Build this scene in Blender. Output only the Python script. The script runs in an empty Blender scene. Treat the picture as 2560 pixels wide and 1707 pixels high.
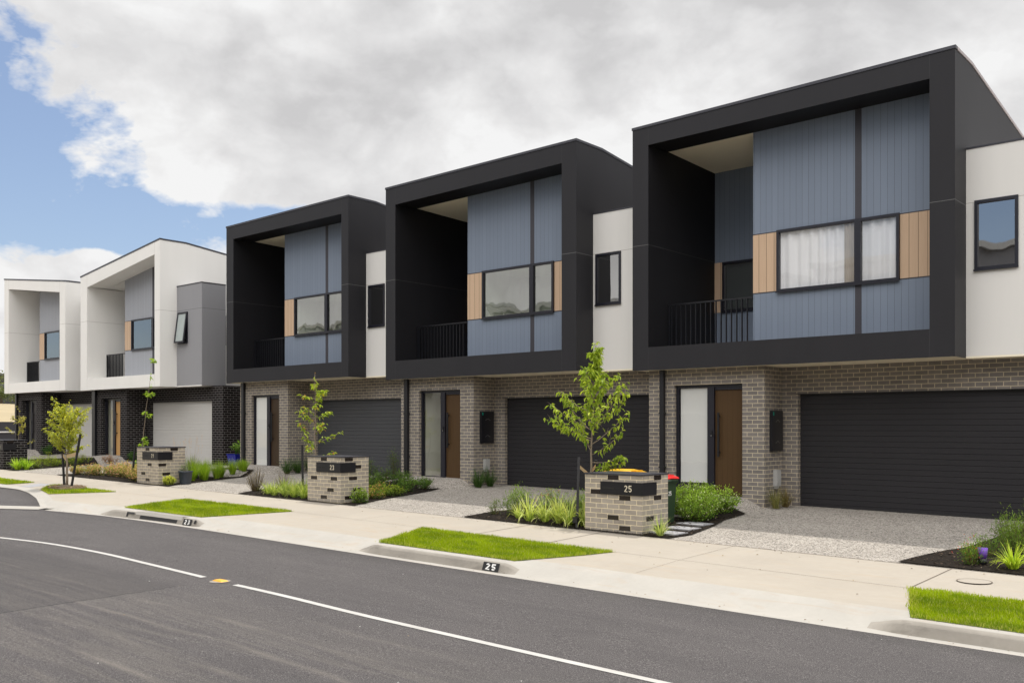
import bpy, bmesh, math, random
from math import sin, cos, pi, radians, sqrt, floor, exp
random.seed(7)
S = bpy.context.scene
COL = S.collection

# ------------------------------------------------------------------ terrain functions
def g(x, y):                       # level of footpath / drives
    x = max(x, -48.0)
    return -.012 * (x + 8.3) + .03 * (min(y, 18.9) - 18.9)
def sm(t):
    t = max(0., min(1., t)); return t * t * (3 - 2 * t)
DOORS = [(-10.85, -9.23, .0), (-19.0, -17.43, .0), (-27.08, -25.55, .0), (-37.38, -36.14, 0.), (-45.5, -43.95, 0.)]
def gravel_z(x, y):
    z = g(x, y)
    for a, b, _ in DOORS:
        w = sm((x - a + .9) / .8) * sm((b + .55 - x) / .55)
        z += .19 * w * sm((y - 15.2) / 2.9)
    return z
def road_z(x, y):                  # gutter lip level, gentle crown
    return g(x, 10.05) + .015 * max(0, y - 9.62) - .105 + (.105 - lowd(x)) * sm((y - 8.7) / .9) + .045 * sm((9.6 - y) / 3.0) - .012 * max(0, 6.0 - y)
LIP = [(-60, 10.4), (-28.2, 10.58), (-27.0, 10.62), (-25.8, 10.40), (-23.9, 9.85), (-22.9, 9.48), (-22.3, 9.26), (-21.8, 9.08),
       (-20.9, 9.28), (-19.85, 9.46), (-18.4, 9.57), (-16.5, 9.62), (40, 9.62)]
def wf(x): return .32 + .51 * sm((x + 23.2) / 1.6)          # kerb strip width
def lowd(x): return .03 + .075 * sm((x + 24.6) / 2.4)      # how far the lip lies below the path plane
def interp(pts, x):
    for (a, b), (c, d) in zip(pts, pts[1:]):
        if x <= c: return b + (d - b) * (x - a) / (c - a) if x > a else b
    return pts[-1][1]
def lip(x):
    return (interp(LIP, x - .25) + interp(LIP, x) + interp(LIP, x + .25)) / 3

# ------------------------------------------------------------------ mesh builder
LEAFGAIN = 1.35
def mixc(a, b, t): return tuple(p + (q - p) * t for p, q in zip(a, b))
class MB:
    def __init__(s): s.v = []; s.f = []; s.m = []; s.c = []; s.sm = []
    def q(s, *p, m=0):
        i = len(s.v); s.v += [tuple(a) for a in p]; s.f.append(tuple(range(i, i + len(p)))); s.m.append(m); s.sm.append(False); return s
    def box(s, x0, x1, y0, y1, z0, z1, m=0):
        i = len(s.v)
        s.v += [(x0, y0, z0), (x1, y0, z0), (x1, y1, z0), (x0, y1, z0), (x0, y0, z1), (x1, y0, z1), (x1, y1, z1), (x0, y1, z1)]
        for f in ((0, 3, 2, 1), (4, 5, 6, 7), (0, 1, 5, 4), (1, 2, 6, 5), (2, 3, 7, 6), (3, 0, 4, 7)):
            s.f.append(tuple(i + k for k in f)); s.m.append(m); s.sm.append(False)
        return s
    def bar(s, a, b, w, h, m=0):    # rectangular bar between two points
        import mathutils
        A = mathutils.Vector(a); B = mathutils.Vector(b); d = (B - A).normalized()
        u = d.cross(mathutils.Vector((0, 0, 1)));
        if u.length < 1e-3: u = mathutils.Vector((1, 0, 0))
        u.normalize(); n = d.cross(u)
        i = len(s.v)
        for P in (A, B):
            for a1, b1 in ((-1, -1), (1, -1), (1, 1), (-1, 1)): s.v.append(tuple(P + u * w / 2 * a1 + n * h / 2 * b1))
        for f in ((0, 3, 2, 1), (4, 5, 6, 7), (0, 1, 5, 4), (1, 2, 6, 5), (2, 3, 7, 6), (3, 0, 4, 7)):
            s.f.append(tuple(i + k for k in f)); s.m.append(m); s.sm.append(False)
        return s
    def tube(s, pts, rad, n=7, m=0, cap=True):
        import mathutils
        V = mathutils.Vector; i0 = len(s.v); k = len(pts)
        for j, p in enumerate(pts):
            a = V(pts[max(0, j - 1)]); b = V(pts[min(k - 1, j + 1)]); d = (b - a).normalized()
            u = d.cross(V((.13, .97, .21))).normalized(); w = d.cross(u)
            r = rad[j] if isinstance(rad, (list, tuple)) else rad
            for t in range(n):
                an = 2 * pi * t / n; s.v.append(tuple(V(p) + u * r * cos(an) + w * r * sin(an)))
        for j in range(k - 1):
            for t in range(n):
                a = i0 + j * n + t; b = i0 + j * n + (t + 1) % n
                s.f.append((a, b, b + n, a + n)); s.m.append(m); s.sm.append(True)
        if cap:
            s.f.append(tuple(i0 + t for t in reversed(range(n)))); s.m.append(m); s.sm.append(False)
            s.f.append(tuple(i0 + (k - 1) * n + t for t in range(n))); s.m.append(m); s.sm.append(False)
        return s
    def disc(s, cx, cy, z, r, n=32, m=0, r0=0):
        for t in range(n):
            a, b = 2 * pi * t / n, 2 * pi * (t + 1) / n
            if r0: s.q((cx + r0 * cos(a), cy + r0 * sin(a), z(cx, cy) if callable(z) else z), (cx + r * cos(a), cy + r * sin(a), z), (cx + r * cos(b), cy + r * sin(b), z), (cx + r0 * cos(b), cy + r0 * sin(b), z), m=m)
        if not r0: s.q(*[(cx + r * cos(2 * pi * t / n), cy + r * sin(2 * pi * t / n), z) for t in range(n)], m=m)
        return s
    def text(s, body, h, origin, ux, uy, m=0, t=.16, align='LEFT', wscale=1.0, gap=.16, stencil=False):
        """plain sans-serif numerals drawn as flat strokes; h = numeral height, t = stroke / height"""
        w = .56; arc = lambda cx, cy, rx, ry, a0, a1, n=10: [(cx + rx * cos(radians(a0 + (a1 - a0) * k / n)), cy + ry * sin(radians(a0 + (a1 - a0) * k / n))) for k in range(n + 1)]
        r = w / 2 - t / 2; q = t / 2
        G = {'1': [[(w * .18, .80), (w * .55, 1 - q * .6), (w * .55, 0)]],
             '2': [arc(w / 2, .72, r, .28 - q, 170, -35, 12) + [(q, q), (w, q)]],
             '3': [arc(w / 2, .74, r, .26 - q, 160, -80, 10) + [(w * .40, .53)], [(w * .40, .53)] + arc(w / 2, .28, r, .28 - q, 75, -160, 12)],
             '5': [[(w * .94, 1 - q), (w * .2, 1 - q), (w * .14, .52)], [(w * .14, .52)] + arc(w / 2, .32, r, .32 - q, 130, -155, 14)],
             '9': [arc(w / 2, .70, r, .30 - q, 0, 360, 16), [(w - q, .70), (w - q, .5)] + arc(w / 2, .34, r, .34 - q, 0, -140, 8)]}
        W_ = len(body) * w + (len(body) - 1) * gap; x0 = -W_ / 2 if align == 'CENTER' else 0
        P = lambda x, y: tuple(origin[k] + ux[k] * x * h * wscale + uy[k] * y * h for k in range(3))
        for ch in body:
            for st in G[ch]:
                L = []
                for i, (x, y) in enumerate(st):
                    a = st[max(0, i - 1)]; b = st[min(len(st) - 1, i + 1)]; dx, dy = b[0] - a[0], b[1] - a[1]; l = sqrt(dx * dx + dy * dy) or 1
                    k = 1.0
                    if 0 < i < len(st) - 1:
                        e1 = (x - a[0], y - a[1]); e2 = (b[0] - x, b[1] - y); c = (e1[0] * e2[0] + e1[1] * e2[1]) / ((sqrt(e1[0] ** 2 + e1[1] ** 2) * sqrt(e2[0] ** 2 + e2[1] ** 2)) or 1); k = min(1.5, 1 / sqrt(max(.2, (1 + c) / 2)))
                    L.append(((x - dy / l * q * k, y + dx / l * q * k), (x + dy / l * q * k, y - dx / l * q * k)))
                for i, (A, B) in enumerate(zip(L, L[1:])):
                    if stencil and len(st) > 6 and i == len(st) // 2: continue
                    s.q(P(x0 + A[1][0], A[1][1]), P(x0 + B[1][0], B[1][1]), P(x0 + B[0][0], B[0][1]), P(x0 + A[0][0], A[0][1]), m=m)
            x0 += w + gap
        return s
    # vegetation pieces carry a colour per vertex
    def leaf(s, p, d, up, L, W, col, fold=.25):
        import mathutils
        V = mathutils.Vector; d = V(d).normalized(); sd = d.cross(V(up))
        if sd.length < 1e-3: sd = V((1, 0, 0))
        sd.normalize(); nr = sd.cross(d); P = V(p); i = len(s.v)
        mid = P + d * L * .45; tip = P + d * L - nr * L * .08
        s.v += [tuple(P), tuple(mid + sd * W * .5 + nr * W * fold), tuple(tip), tuple(mid - sd * W * .5 + nr * W * fold)]
        s._pad(i); s.c += [tuple(min(.9, k * LEAFGAIN) for k in col)] * 4
        s.f += [(i, i + 1, i + 2), (i, i + 2, i + 3)]; s.m += [0, 0]; s.sm += [False, False]
    def _pad(s, i):
        if len(s.c) < i: s.c += [(.1, .07, .04)] * (i - len(s.c))
    def blade(s, p, az, L, W, lean, droop, col, seg=4, tipc=None):
        x, y, z = p; i = len(s.v); s._pad(i)
        dx, dy = cos(az), sin(az); th = lean
        wx, wy = -dy, dx; tw = random.uniform(-.6, .6); wx, wy = wx * cos(tw) - wy * sin(tw), wx * sin(tw) + wy * cos(tw)
        for k in range(seg + 1):
            t = k / seg; w = W * (1 - t ** 1.7) * .5 * (1 if k else .7) + W * .02
            s.v += [(x + wx * w, y + wy * w, z), (x - wx * w, y - wy * w, z)]
            c = col if tipc is None else tuple(a + (b - a) * t for a, b in zip(col, tipc)); c = tuple(min(.9, k * LEAFGAIN) for k in c)
            s.c += [c, c]
            st = L / seg; x += dx * sin(th) * st; y += dy * sin(th) * st; z += cos(th) * st; th += droop / seg
        for k in range(seg):
            a = i + 2 * k; s.f.append((a, a + 1, a + 3, a + 2)); s.m.append(0); s.sm.append(True)
    def build(s, name, mats, parent=None, origin=None):
        me = bpy.data.meshes.new(name)
        o0 = origin or ((0, 0, 0) if parent is None else parent.get('_o', (0, 0, 0)))
        ox, oy, oz = o0
        me.from_pydata([(a - ox, b - oy, c - oz) for a, b, c in s.v], [], s.f)
        if not isinstance(mats, (list, tuple)): mats = [mats]
        for m in mats: me.materials.append(m)
        me.polygons.foreach_set('material_index', s.m); me.polygons.foreach_set('use_smooth', s.sm)
        if s.c:
            s._pad(len(s.v))
            at = me.color_attributes.new('tint', 'FLOAT_COLOR', 'POINT')
            fl = []
            for c in s.c: fl += [c[0], c[1], c[2], 1]
            at.data.foreach_set('color', fl)
        me.update()
        o = bpy.data.objects.new(name, me); COL.objects.link(o)
        if parent is not None: o.parent = parent
        elif origin: o.location = origin
        ORG[o] = o0
        return o
ORG = {}
def obj(name, mb, mat, parent=None):      # world-coordinate mesh placed under a parent whose origin is known
    return mb.build(name, mat, parent, ORG[parent] if parent is not None else None)
def objo(name, mb, mat, origin):
    return mb.build(name, mat, None, origin)
def thing(name, label, cat, loc, group=None):
    o = bpy.data.objects.new(name, None); COL.objects.link(o); o.location = loc; ORG[o] = tuple(loc)
    o.empty_display_size = .2; o['label'] = label; o['category'] = cat
    if group: o['group'] = group
    return o
def tag(o, label, cat, group=None, kind=None):
    o['label'] = label; o['category'] = cat
    if group: o['group'] = group
    if kind: o['kind'] = kind
    return o
def struct(o): o['kind'] = 'structure'; return o

# ------------------------------------------------------------------ materials
def newmat(name):
    m = bpy.data.materials.new(name); m.use_nodes = True; nt = m.node_tree; nt.nodes.clear()
    out = nt.nodes.new('ShaderNodeOutputMaterial'); b = nt.nodes.new('ShaderNodeBsdfPrincipled')
    nt.links.new(b.outputs[0], out.inputs[0]); return m, nt, b, out
def N(nt, t, **kw):
    n = nt.nodes.new(t)
    for k, v in kw.items():
        if k.startswith('i_'): n.inputs[int(k[2:])].default_value = v
        else: setattr(n, k, v)
    return n
def math_(nt, op, a, b=None, clamp=False):
    n = nt.nodes.new('ShaderNodeMath'); n.operation = op; n.use_clamp = clamp
    for i, x in enumerate((a, b)):
        if x is None: continue
        if isinstance(x, (int, float)): n.inputs[i].default_value = x
        else: nt.links.new(x, n.inputs[i])
    return n.outputs[0]
def mix(nt, f, a, b, bt='MIX'):
    n = nt.nodes.new('ShaderNodeMix'); n.data_type = 'RGBA'; n.blend_type = bt
    for idx, x in ((0, f), (6, a), (7, b)):
        if isinstance(x, (int, float)): n.inputs[idx].default_value = x
        elif isinstance(x, tuple): n.inputs[idx].default_value = (*x, 1)
        else: nt.links.new(x, n.inputs[idx])
    return n.outputs[2]
def ramp(nt, f, stops):
    n = nt.nodes.new('ShaderNodeValToRGB'); cr = n.color_ramp
    while len(cr.elements) < len(stops): cr.elements.new(.5)
    for e, (p, c) in zip(cr.elements, stops): e.position = p; e.color = (*c, 1) if isinstance(c, tuple) else (c, c, c, 1)
    nt.links.new(f, n.inputs[0]); return n.outputs[0]
def coords(nt, scale=(1, 1, 1), kind='Object'):
    tc = nt.nodes.new('ShaderNodeTexCoord'); mp = nt.nodes.new('ShaderNodeMapping'); mp.inputs['Scale'].default_value = scale
    nt.links.new(tc.outputs[kind], mp.inputs[0]); return mp.outputs[0]
def noise(nt, vec, scale, detail=4, rough=.55, dist=0):
    n = nt.nodes.new('ShaderNodeTexNoise'); n.inputs['Scale'].default_value = scale; n.inputs['Detail'].default_value = detail
    n.inputs['Roughness'].default_value = rough; n.inputs['Distortion'].default_value = dist
    nt.links.new(vec, n.inputs['Vector']); return n.outputs['Fac']
def bump(nt, b, h, strength, dist=.01):
    n = nt.nodes.new('ShaderNodeBump'); n.inputs['Strength'].default_value = strength; n.inputs['Distance'].default_value = dist
    nt.links.new(h, n.inputs['Height']); nt.links.new(n.outputs[0], b.inputs['Normal'])
def mulc(c, k): return tuple(min(1, a * k) for a in c)

def plain(name, col, rough=.6, metal=0, var=.08, sc=6, bmp=0, spec=None):
    m, nt, b, _ = newmat(name); v = coords(nt)
    f = noise(nt, v, sc, 5)
    nt.links.new(mix(nt, f, mulc(col, 1 - var), mulc(col, 1 + var)), b.inputs['Base Color'])
    b.inputs['Roughness'].default_value = rough; b.inputs['Metallic'].default_value = metal
    if spec is not None: b.inputs['Specular IOR Level'].default_value = spec
    if bmp: bump(nt, b, noise(nt, v, 120, 3), bmp, .002)
    return m

def render_wall(name, col, rough=.75, line=None, zj=5.70, streak=.11):   # painted render with faint streaks + panel joint
    m, nt, b, _ = newmat(name); v = coords(nt)
    f = noise(nt, coords(nt, (1.4, 1.4, .25)), 1.3, 5)
    f2 = noise(nt, coords(nt, (9, 9, .5)), 1.0, 3)
    c = mix(nt, f, mulc(col, 1 - streak * 1.5), mulc(col, 1 + streak * 1.5))
    c = mix(nt, f2, c, mulc(col, 1 + streak * .6)) if False else mix(nt, math_(nt, 'MULTIPLY', f2, .35 if col[0] < .2 else .06), c, mulc(col, .8))
    sep = N(nt, 'ShaderNodeSeparateXYZ'); tc = N(nt, 'ShaderNodeTexCoord'); nt.links.new(tc.outputs['Object'], sep.inputs[0])
    d = math_(nt, 'ABSOLUTE', math_(nt, 'SUBTRACT', sep.outputs[2], zj)); on = math_(nt, 'LESS_THAN', d, .006)
    c = mix(nt, on, c, line or mulc(col, .6))
    nt.links.new(c, b.inputs['Base Color']); b.inputs['Roughness'].default_value = rough; b.inputs['Specular IOR Level'].default_value = .25
    bump(nt, b, noise(nt, v, 90, 3), .12, .003)
    return m

def brick(name, c1, c2, mortar, odd=None, rough=.8, off=(0, 0), ms=.007, spec=.3):
    m, nt, b, _ = newmat(name)
    tc = N(nt, 'ShaderNodeTexCoord'); geo = N(nt, 'ShaderNodeNewGeometry')
    s1 = N(nt, 'ShaderNodeSeparateXYZ'); nt.links.new(tc.outputs['Object'], s1.inputs[0])
    s2 = N(nt, 'ShaderNodeSeparateXYZ'); nt.links.new(geo.outputs['True Normal'], s2.inputs[0])
    fx = math_(nt, 'GREATER_THAN', math_(nt, 'ABSOLUTE', s2.outputs[0]), .5)
    u = math_(nt, 'ADD', math_(nt, 'MULTIPLY', s1.outputs[0], math_(nt, 'SUBTRACT', 1, fx)), math_(nt, 'MULTIPLY', s1.outputs[1], fx))
    cb = N(nt, 'ShaderNodeCombineXYZ'); nt.links.new(math_(nt, 'ADD', u, off[0] + 60.0), cb.inputs[0]); nt.links.new(math_(nt, 'ADD', s1.outputs[2], off[1] + 8.6), cb.inputs[1])
    br = N(nt, 'ShaderNodeTexBrick'); nt.links.new(cb.outputs[0], br.inputs['Vector'])
    for k, vv in (('Scale', 1), ('Mortar Size', ms), ('Mortar Smooth', .25), ('Bias', 0), ('Brick Width', .24), ('Row Height', .086)): br.inputs[k].default_value = vv
    br.inputs['Color1'].default_value = (*c1, 1); br.inputs['Color2'].default_value = (*c2, 1); br.inputs['Mortar'].default_value = (*mortar, 1)
    f = noise(nt, cb.outputs[0], 5, 6, .7); f2 = noise(nt, cb.outputs[0], .8, 3)
    c = mix(nt, .7, br.outputs['Color'], mix(nt, f, (.55, .55, .55), (1.45, 1.45, 1.45)), 'MULTIPLY')
    c = mix(nt, .35, c, mix(nt, f2, (.7, .7, .7), (1.3, 1.3, 1.3)), 'MULTIPLY')
    nt.links.new(c, b.inputs['Base Color']); b.inputs['Roughness'].default_value = rough; b.inputs['Specular IOR Level'].default_value = spec
    h = math_(nt, 'ADD', math_(nt, 'SUBTRACT', 1, br.outputs['Fac']), math_(nt, 'MULTIPLY', noise(nt, cb.outputs[0], 90, 3), .25))
    bump(nt, b, h, .6, .008)
    return m

def boards(name, col, pitch, groove, grain=None, rough=.6, axis=0, off=0.0, gcol=None, var=.05):   # vertical board cladding
    m, nt, b, _ = newmat(name); tc = N(nt, 'ShaderNodeTexCoord')
    s1 = N(nt, 'ShaderNodeSeparateXYZ'); nt.links.new(tc.outputs['Object'], s1.inputs[0])
    u = math_(nt, 'DIVIDE', math_(nt, 'ADD', s1.outputs[axis], 100.0 + off), pitch)
    fr = math_(nt, 'FRACT', u); idx = math_(nt, 'FLOOR', u)
    on = math_(nt, 'LESS_THAN', fr, groove / pitch)
    wn = N(nt, 'ShaderNodeTexWhiteNoise'); wn.noise_dimensions = '1D'; nt.links.new(idx, wn.inputs['W'])
    c = mix(nt, wn.outputs['Value'], mulc(col, 1 - var), mulc(col, 1 + var))
    if grain:
        gz = N(nt, 'ShaderNodeCombineXYZ'); nt.links.new(math_(nt, 'MULTIPLY', s1.outputs[axis], 60), gz.inputs[0]); nt.links.new(math_(nt, 'MULTIPLY', s1.outputs[2], 2.2), gz.inputs[1]); nt.links.new(idx, gz.inputs[2])
        gr = noise(nt, gz.outputs[0], 1, 5, .6, .6)
        c = mix(nt, gr, c, grain)
    else:
        c = mix(nt, noise(nt, coords(nt, (1, 1, .4)), 1.2, 4), mulc(col, .93), c)
    c = mix(nt, on, c, gcol or mulc(col, .35))
    nt.links.new(c, b.inputs['Base Color']); b.inputs['Roughness'].default_value = rough; b.inputs['Specular IOR Level'].default_value = .22
    bump(nt, b, math_(nt, 'SUBTRACT', 1, on), .5, .006)
    return m

def asphalt():
    m, nt, b, _ = newmat('asphalt'); v = coords(nt)
    fine = noise(nt, v, 95, 3, .75); mid = noise(nt, v, 38, 4, .8); big = noise(nt, coords(nt, (.5, 1.3, 1)), .8, 6, .65, .8)
    st = noise(nt, coords(nt, (.13, 1.9, 1)), 1.2, 7, .68, .7); st2 = noise(nt, coords(nt, (.5, 5.5, 1)), 1.4, 5, .6, .3)
    c = ramp(nt, fine, [(.30, (.018, .016, .017)), (.46, (.072, .067, .069)), (.60, (.130, .121, .121)), (.72, (.36, .34, .33))])
    c = mix(nt, .8, c, mix(nt, mid, (.38, .38, .38), (1.66, 1.66, 1.66)), 'MULTIPLY')
    c = mix(nt, .8, c, mix(nt, big, (.66, .66, .68), (1.34, 1.33, 1.30)), 'MULTIPLY')
    c = mix(nt, .55, c, mix(nt, st2, (.74, .74, .75), (1.26, 1.25, 1.23)), 'MULTIPLY')
    s1 = N(nt, 'ShaderNodeSeparateXYZ'); tc = N(nt, 'ShaderNodeTexCoord'); nt.links.new(tc.outputs['Object'], s1.inputs[0])
    near = math_(nt, 'MULTIPLY', math_(nt, 'SUBTRACT', 6.3, s1.outputs[1]), .9, True)
    dm = ramp(nt, st, [(.50, 0.0), (.565, 1.0), (.60, .25), (.66, .9), (.70, 0.0)])
    c = mix(nt, math_(nt, 'MULTIPLY', math_(nt, 'MULTIPLY', dm, near), math_(nt, 'MULTIPLY', mid, .45)), c, (.22, .20, .175))
    # paler scraped lines left by the paver screed, every half metre or so along the road
    wob = math_(nt, 'ADD', s1.outputs[1], math_(nt, 'MULTIPLY', noise(nt, coords(nt, (.35, .35, 1)), 1.3, 3), .35))
    fr2 = math_(nt, 'ABSOLUTE', math_(nt, 'SUBTRACT', math_(nt, 'FRACT', math_(nt, 'DIVIDE', wob, .53)), .5))
    ln = ramp(nt, fr2, [(.0, 1.0), (.05, .55), (.15, 0.0)])
    brk = ramp(nt, noise(nt, coords(nt, (.5, 2, 1)), 1.1, 5, .6), [(.42, 0.), (.62, 1.)])
    c = mix(nt, math_(nt, 'MULTIPLY', math_(nt, 'MULTIPLY', ln, math_(nt, 'MULTIPLY', brk, near)), .45), c, (.235, .21, .185))
    # rough joint between two pours
    jn0 = math_(nt, 'SUBTRACT', -10.7, s1.outputs[0])
    jn = math_(nt, 'ADD', jn0, math_(nt, 'MULTIPLY', math_(nt, 'SUBTRACT', noise(nt, v, 4, 5), .5), .16))
    lim = math_(nt, 'MULTIPLY', math_(nt, 'SUBTRACT', 6.25, s1.outputs[1]), 4.0, True)
    side = math_(nt, 'MULTIPLY', math_(nt, 'GREATER_THAN', jn, 0.0), lim)
    c = mix(nt, math_(nt, 'MULTIPLY', side, .38), c, (.05, .047, .048))
    lin = math_(nt, 'MULTIPLY', math_(nt, 'LESS_THAN', math_(nt, 'ABSOLUTE', jn), .022), lim)
    c = mix(nt, math_(nt, 'MULTIPLY', lin, .5), c, (.03, .03, .03))
    sp = N(nt, 'ShaderNodeTexVoronoi'); sp.inputs['Scale'].default_value = 1.1; nt.links.new(v, sp.inputs['Vector'])
    c = mix(nt, math_(nt, 'LESS_THAN', math_(nt, 'ADD', sp.outputs['Distance'], math_(nt, 'MULTIPLY', noise(nt, v, 40, 2), .03)), .033), c, (.5, .48, .45))
    nt.links.new(c, b.inputs['Base Color']); b.inputs['Roughness'].default_value = .85; b.inputs['Specular IOR Level'].default_value = .3
    bump(nt, b, math_(nt, 'ADD', fine, mid), .8, .01)
    return m

def concrete(name, col, dirty=.25, sc=1.0, dcol=None):
    m, nt, b, _ = newmat(name); v = coords(nt)
    big = noise(nt, v, .8 * sc, 6, .62, .5); mid = noise(nt, v, 9 * sc, 5, .6); fine = noise(nt, v, 260, 2)
    sm_ = noise(nt, coords(nt, (.5, 2.2, 1)), 2.0, 6, .6, 1.5)
    c = mix(nt, big, mulc(col, 1 - dirty), mulc(col, 1.08))
    c = mix(nt, .5, c, mix(nt, mid, (.88, .87, .85), (1.1, 1.1, 1.1)), 'MULTIPLY')
    c = mix(nt, .3, c, mix(nt, fine, (.8, .8, .8), (1.2, 1.2, 1.2)), 'MULTIPLY')
    c = mix(nt, ramp(nt, sm_, [(.54, 0.), (.72, .45)]), c, dcol or (.40, .32, .235))
    nt.links.new(c, b.inputs['Base Color']); b.inputs['Roughness'].default_value = .85
    bump(nt, b, fine, .3, .003)
    return m

def gravelmat():
    m, nt, b, _ = newmat('exposed_aggregate'); v = coords(nt)
    vo = N(nt, 'ShaderNodeTexVoronoi'); vo.inputs['Scale'].default_value = 60; vo.inputs['Randomness'].default_value = 1; nt.links.new(v, vo.inputs['Vector'])
    s = N(nt, 'ShaderNodeSeparateColor'); nt.links.new(vo.outputs['Color'], s.inputs[0])
    st = ramp(nt, s.outputs[0], [(0, (.035, .03, .027)), (.20, (.14, .125, .11)), (.30, (.40, .365, .32)), (.62, (.60, .56, .51)), (1, (.86, .83, .78))])
    st.node.color_ramp.interpolation = 'CONSTANT'
    vo2 = N(nt, 'ShaderNodeTexVoronoi'); vo2.inputs['Scale'].default_value = 21; nt.links.new(v, vo2.inputs['Vector'])
    s2 = N(nt, 'ShaderNodeSeparateColor'); nt.links.new(vo2.outputs['Color'], s2.inputs[0])
    c = mix(nt, .28, st, ramp(nt, s2.outputs[1], [(.0, (.10, .085, .07)), (.2, (.46, .43, .39)), (1, (.68, .645, .60))]))
    e = ramp(nt, vo.outputs['Distance'], [(.0, 1.0), (.55, .86), (.95, .45)])
    c = mix(nt, .7, c, e, 'MULTIPLY')
    c = mix(nt, .6, c, mix(nt, noise(nt, v, .9, 5, .6, .6), (.52, .495, .465), (.98, .955, .92)), 'MULTIPLY')
    nt.links.new(c, b.inputs['Base Color']); b.inputs['Roughness'].default_value = .8
    bump(nt, b, math_(nt, 'SUBTRACT', 1, vo.outputs['Distance']), .55, .008)
    return m

def leafmat(name='foliage', tr=.35, rough=.45):
    m, nt, b, out = newmat(name); at = N(nt, 'ShaderNodeAttribute'); at.attribute_name = 'tint'
    nt.links.new(at.outputs['Color'], b.inputs['Base Color']); b.inputs['Roughness'].default_value = rough; b.inputs['Specular IOR Level'].default_value = .35 if rough < .6 else .08
    t = N(nt, 'ShaderNodeBsdfTranslucent'); nt.links.new(mix(nt, 1.0, at.outputs['Color'], (1.25, 1.3, .7), 'MULTIPLY'), t.inputs[0])
    ms = N(nt, 'ShaderNodeMixShader'); ms.inputs[0].default_value = tr
    nt.links.new(b.outputs[0], ms.inputs[1]); nt.links.new(t.outputs[0], ms.inputs[2]); nt.links.new(ms.outputs[0], out.inputs[0])
    return m

def glass(name, tint=(.75, .8, .78), refl=.16, wav=.05):    # thin pane: see-through plus wavy reflection
    m, nt, b, out = newmat(name); nt.nodes.remove(b)
    gl = N(nt, 'ShaderNodeBsdfGlossy'); gl.inputs['Roughness'].default_value = .015; gl.inputs[0].default_value = (1, 1, 1, 1)
    tr = N(nt, 'ShaderNodeBsdfTransparent'); tr.inputs[0].default_value = (*tint, 1)
    bp = N(nt, 'ShaderNodeBump'); bp.inputs['Strength'].default_value = wav; bp.inputs['Distance'].default_value = .12
    nt.links.new(noise(nt, coords(nt, (1, 1, .6)), 1.5, 1.5, .4), bp.inputs['Height']); nt.links.new(bp.outputs[0], gl.inputs['Normal'])
    geo = N(nt, 'ShaderNodeNewGeometry'); dt = N(nt, 'ShaderNodeVectorMath'); dt.operation = 'DOT_PRODUCT'
    nt.links.new(geo.outputs['Incoming'], dt.inputs[0]); nt.links.new(geo.outputs['True Normal'], dt.inputs[1])
    ca = math_(nt, 'SUBTRACT', 1.0, math_(nt, 'ABSOLUTE', dt.outputs['Value']))        # same from both faces of the pane
    f = math_(nt, 'ADD', math_(nt, 'MULTIPLY', math_(nt, 'POWER', ca, 4.0), .8), .04 + refl, True)
    ms = N(nt, 'ShaderNodeMixShader'); nt.links.new(f, ms.inputs[0]); nt.links.new(tr.outputs[0], ms.inputs[1]); nt.links.new(gl.outputs[0], ms.inputs[2])
    nt.links.new(ms.outputs[0], out.inputs[0]); return m

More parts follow.
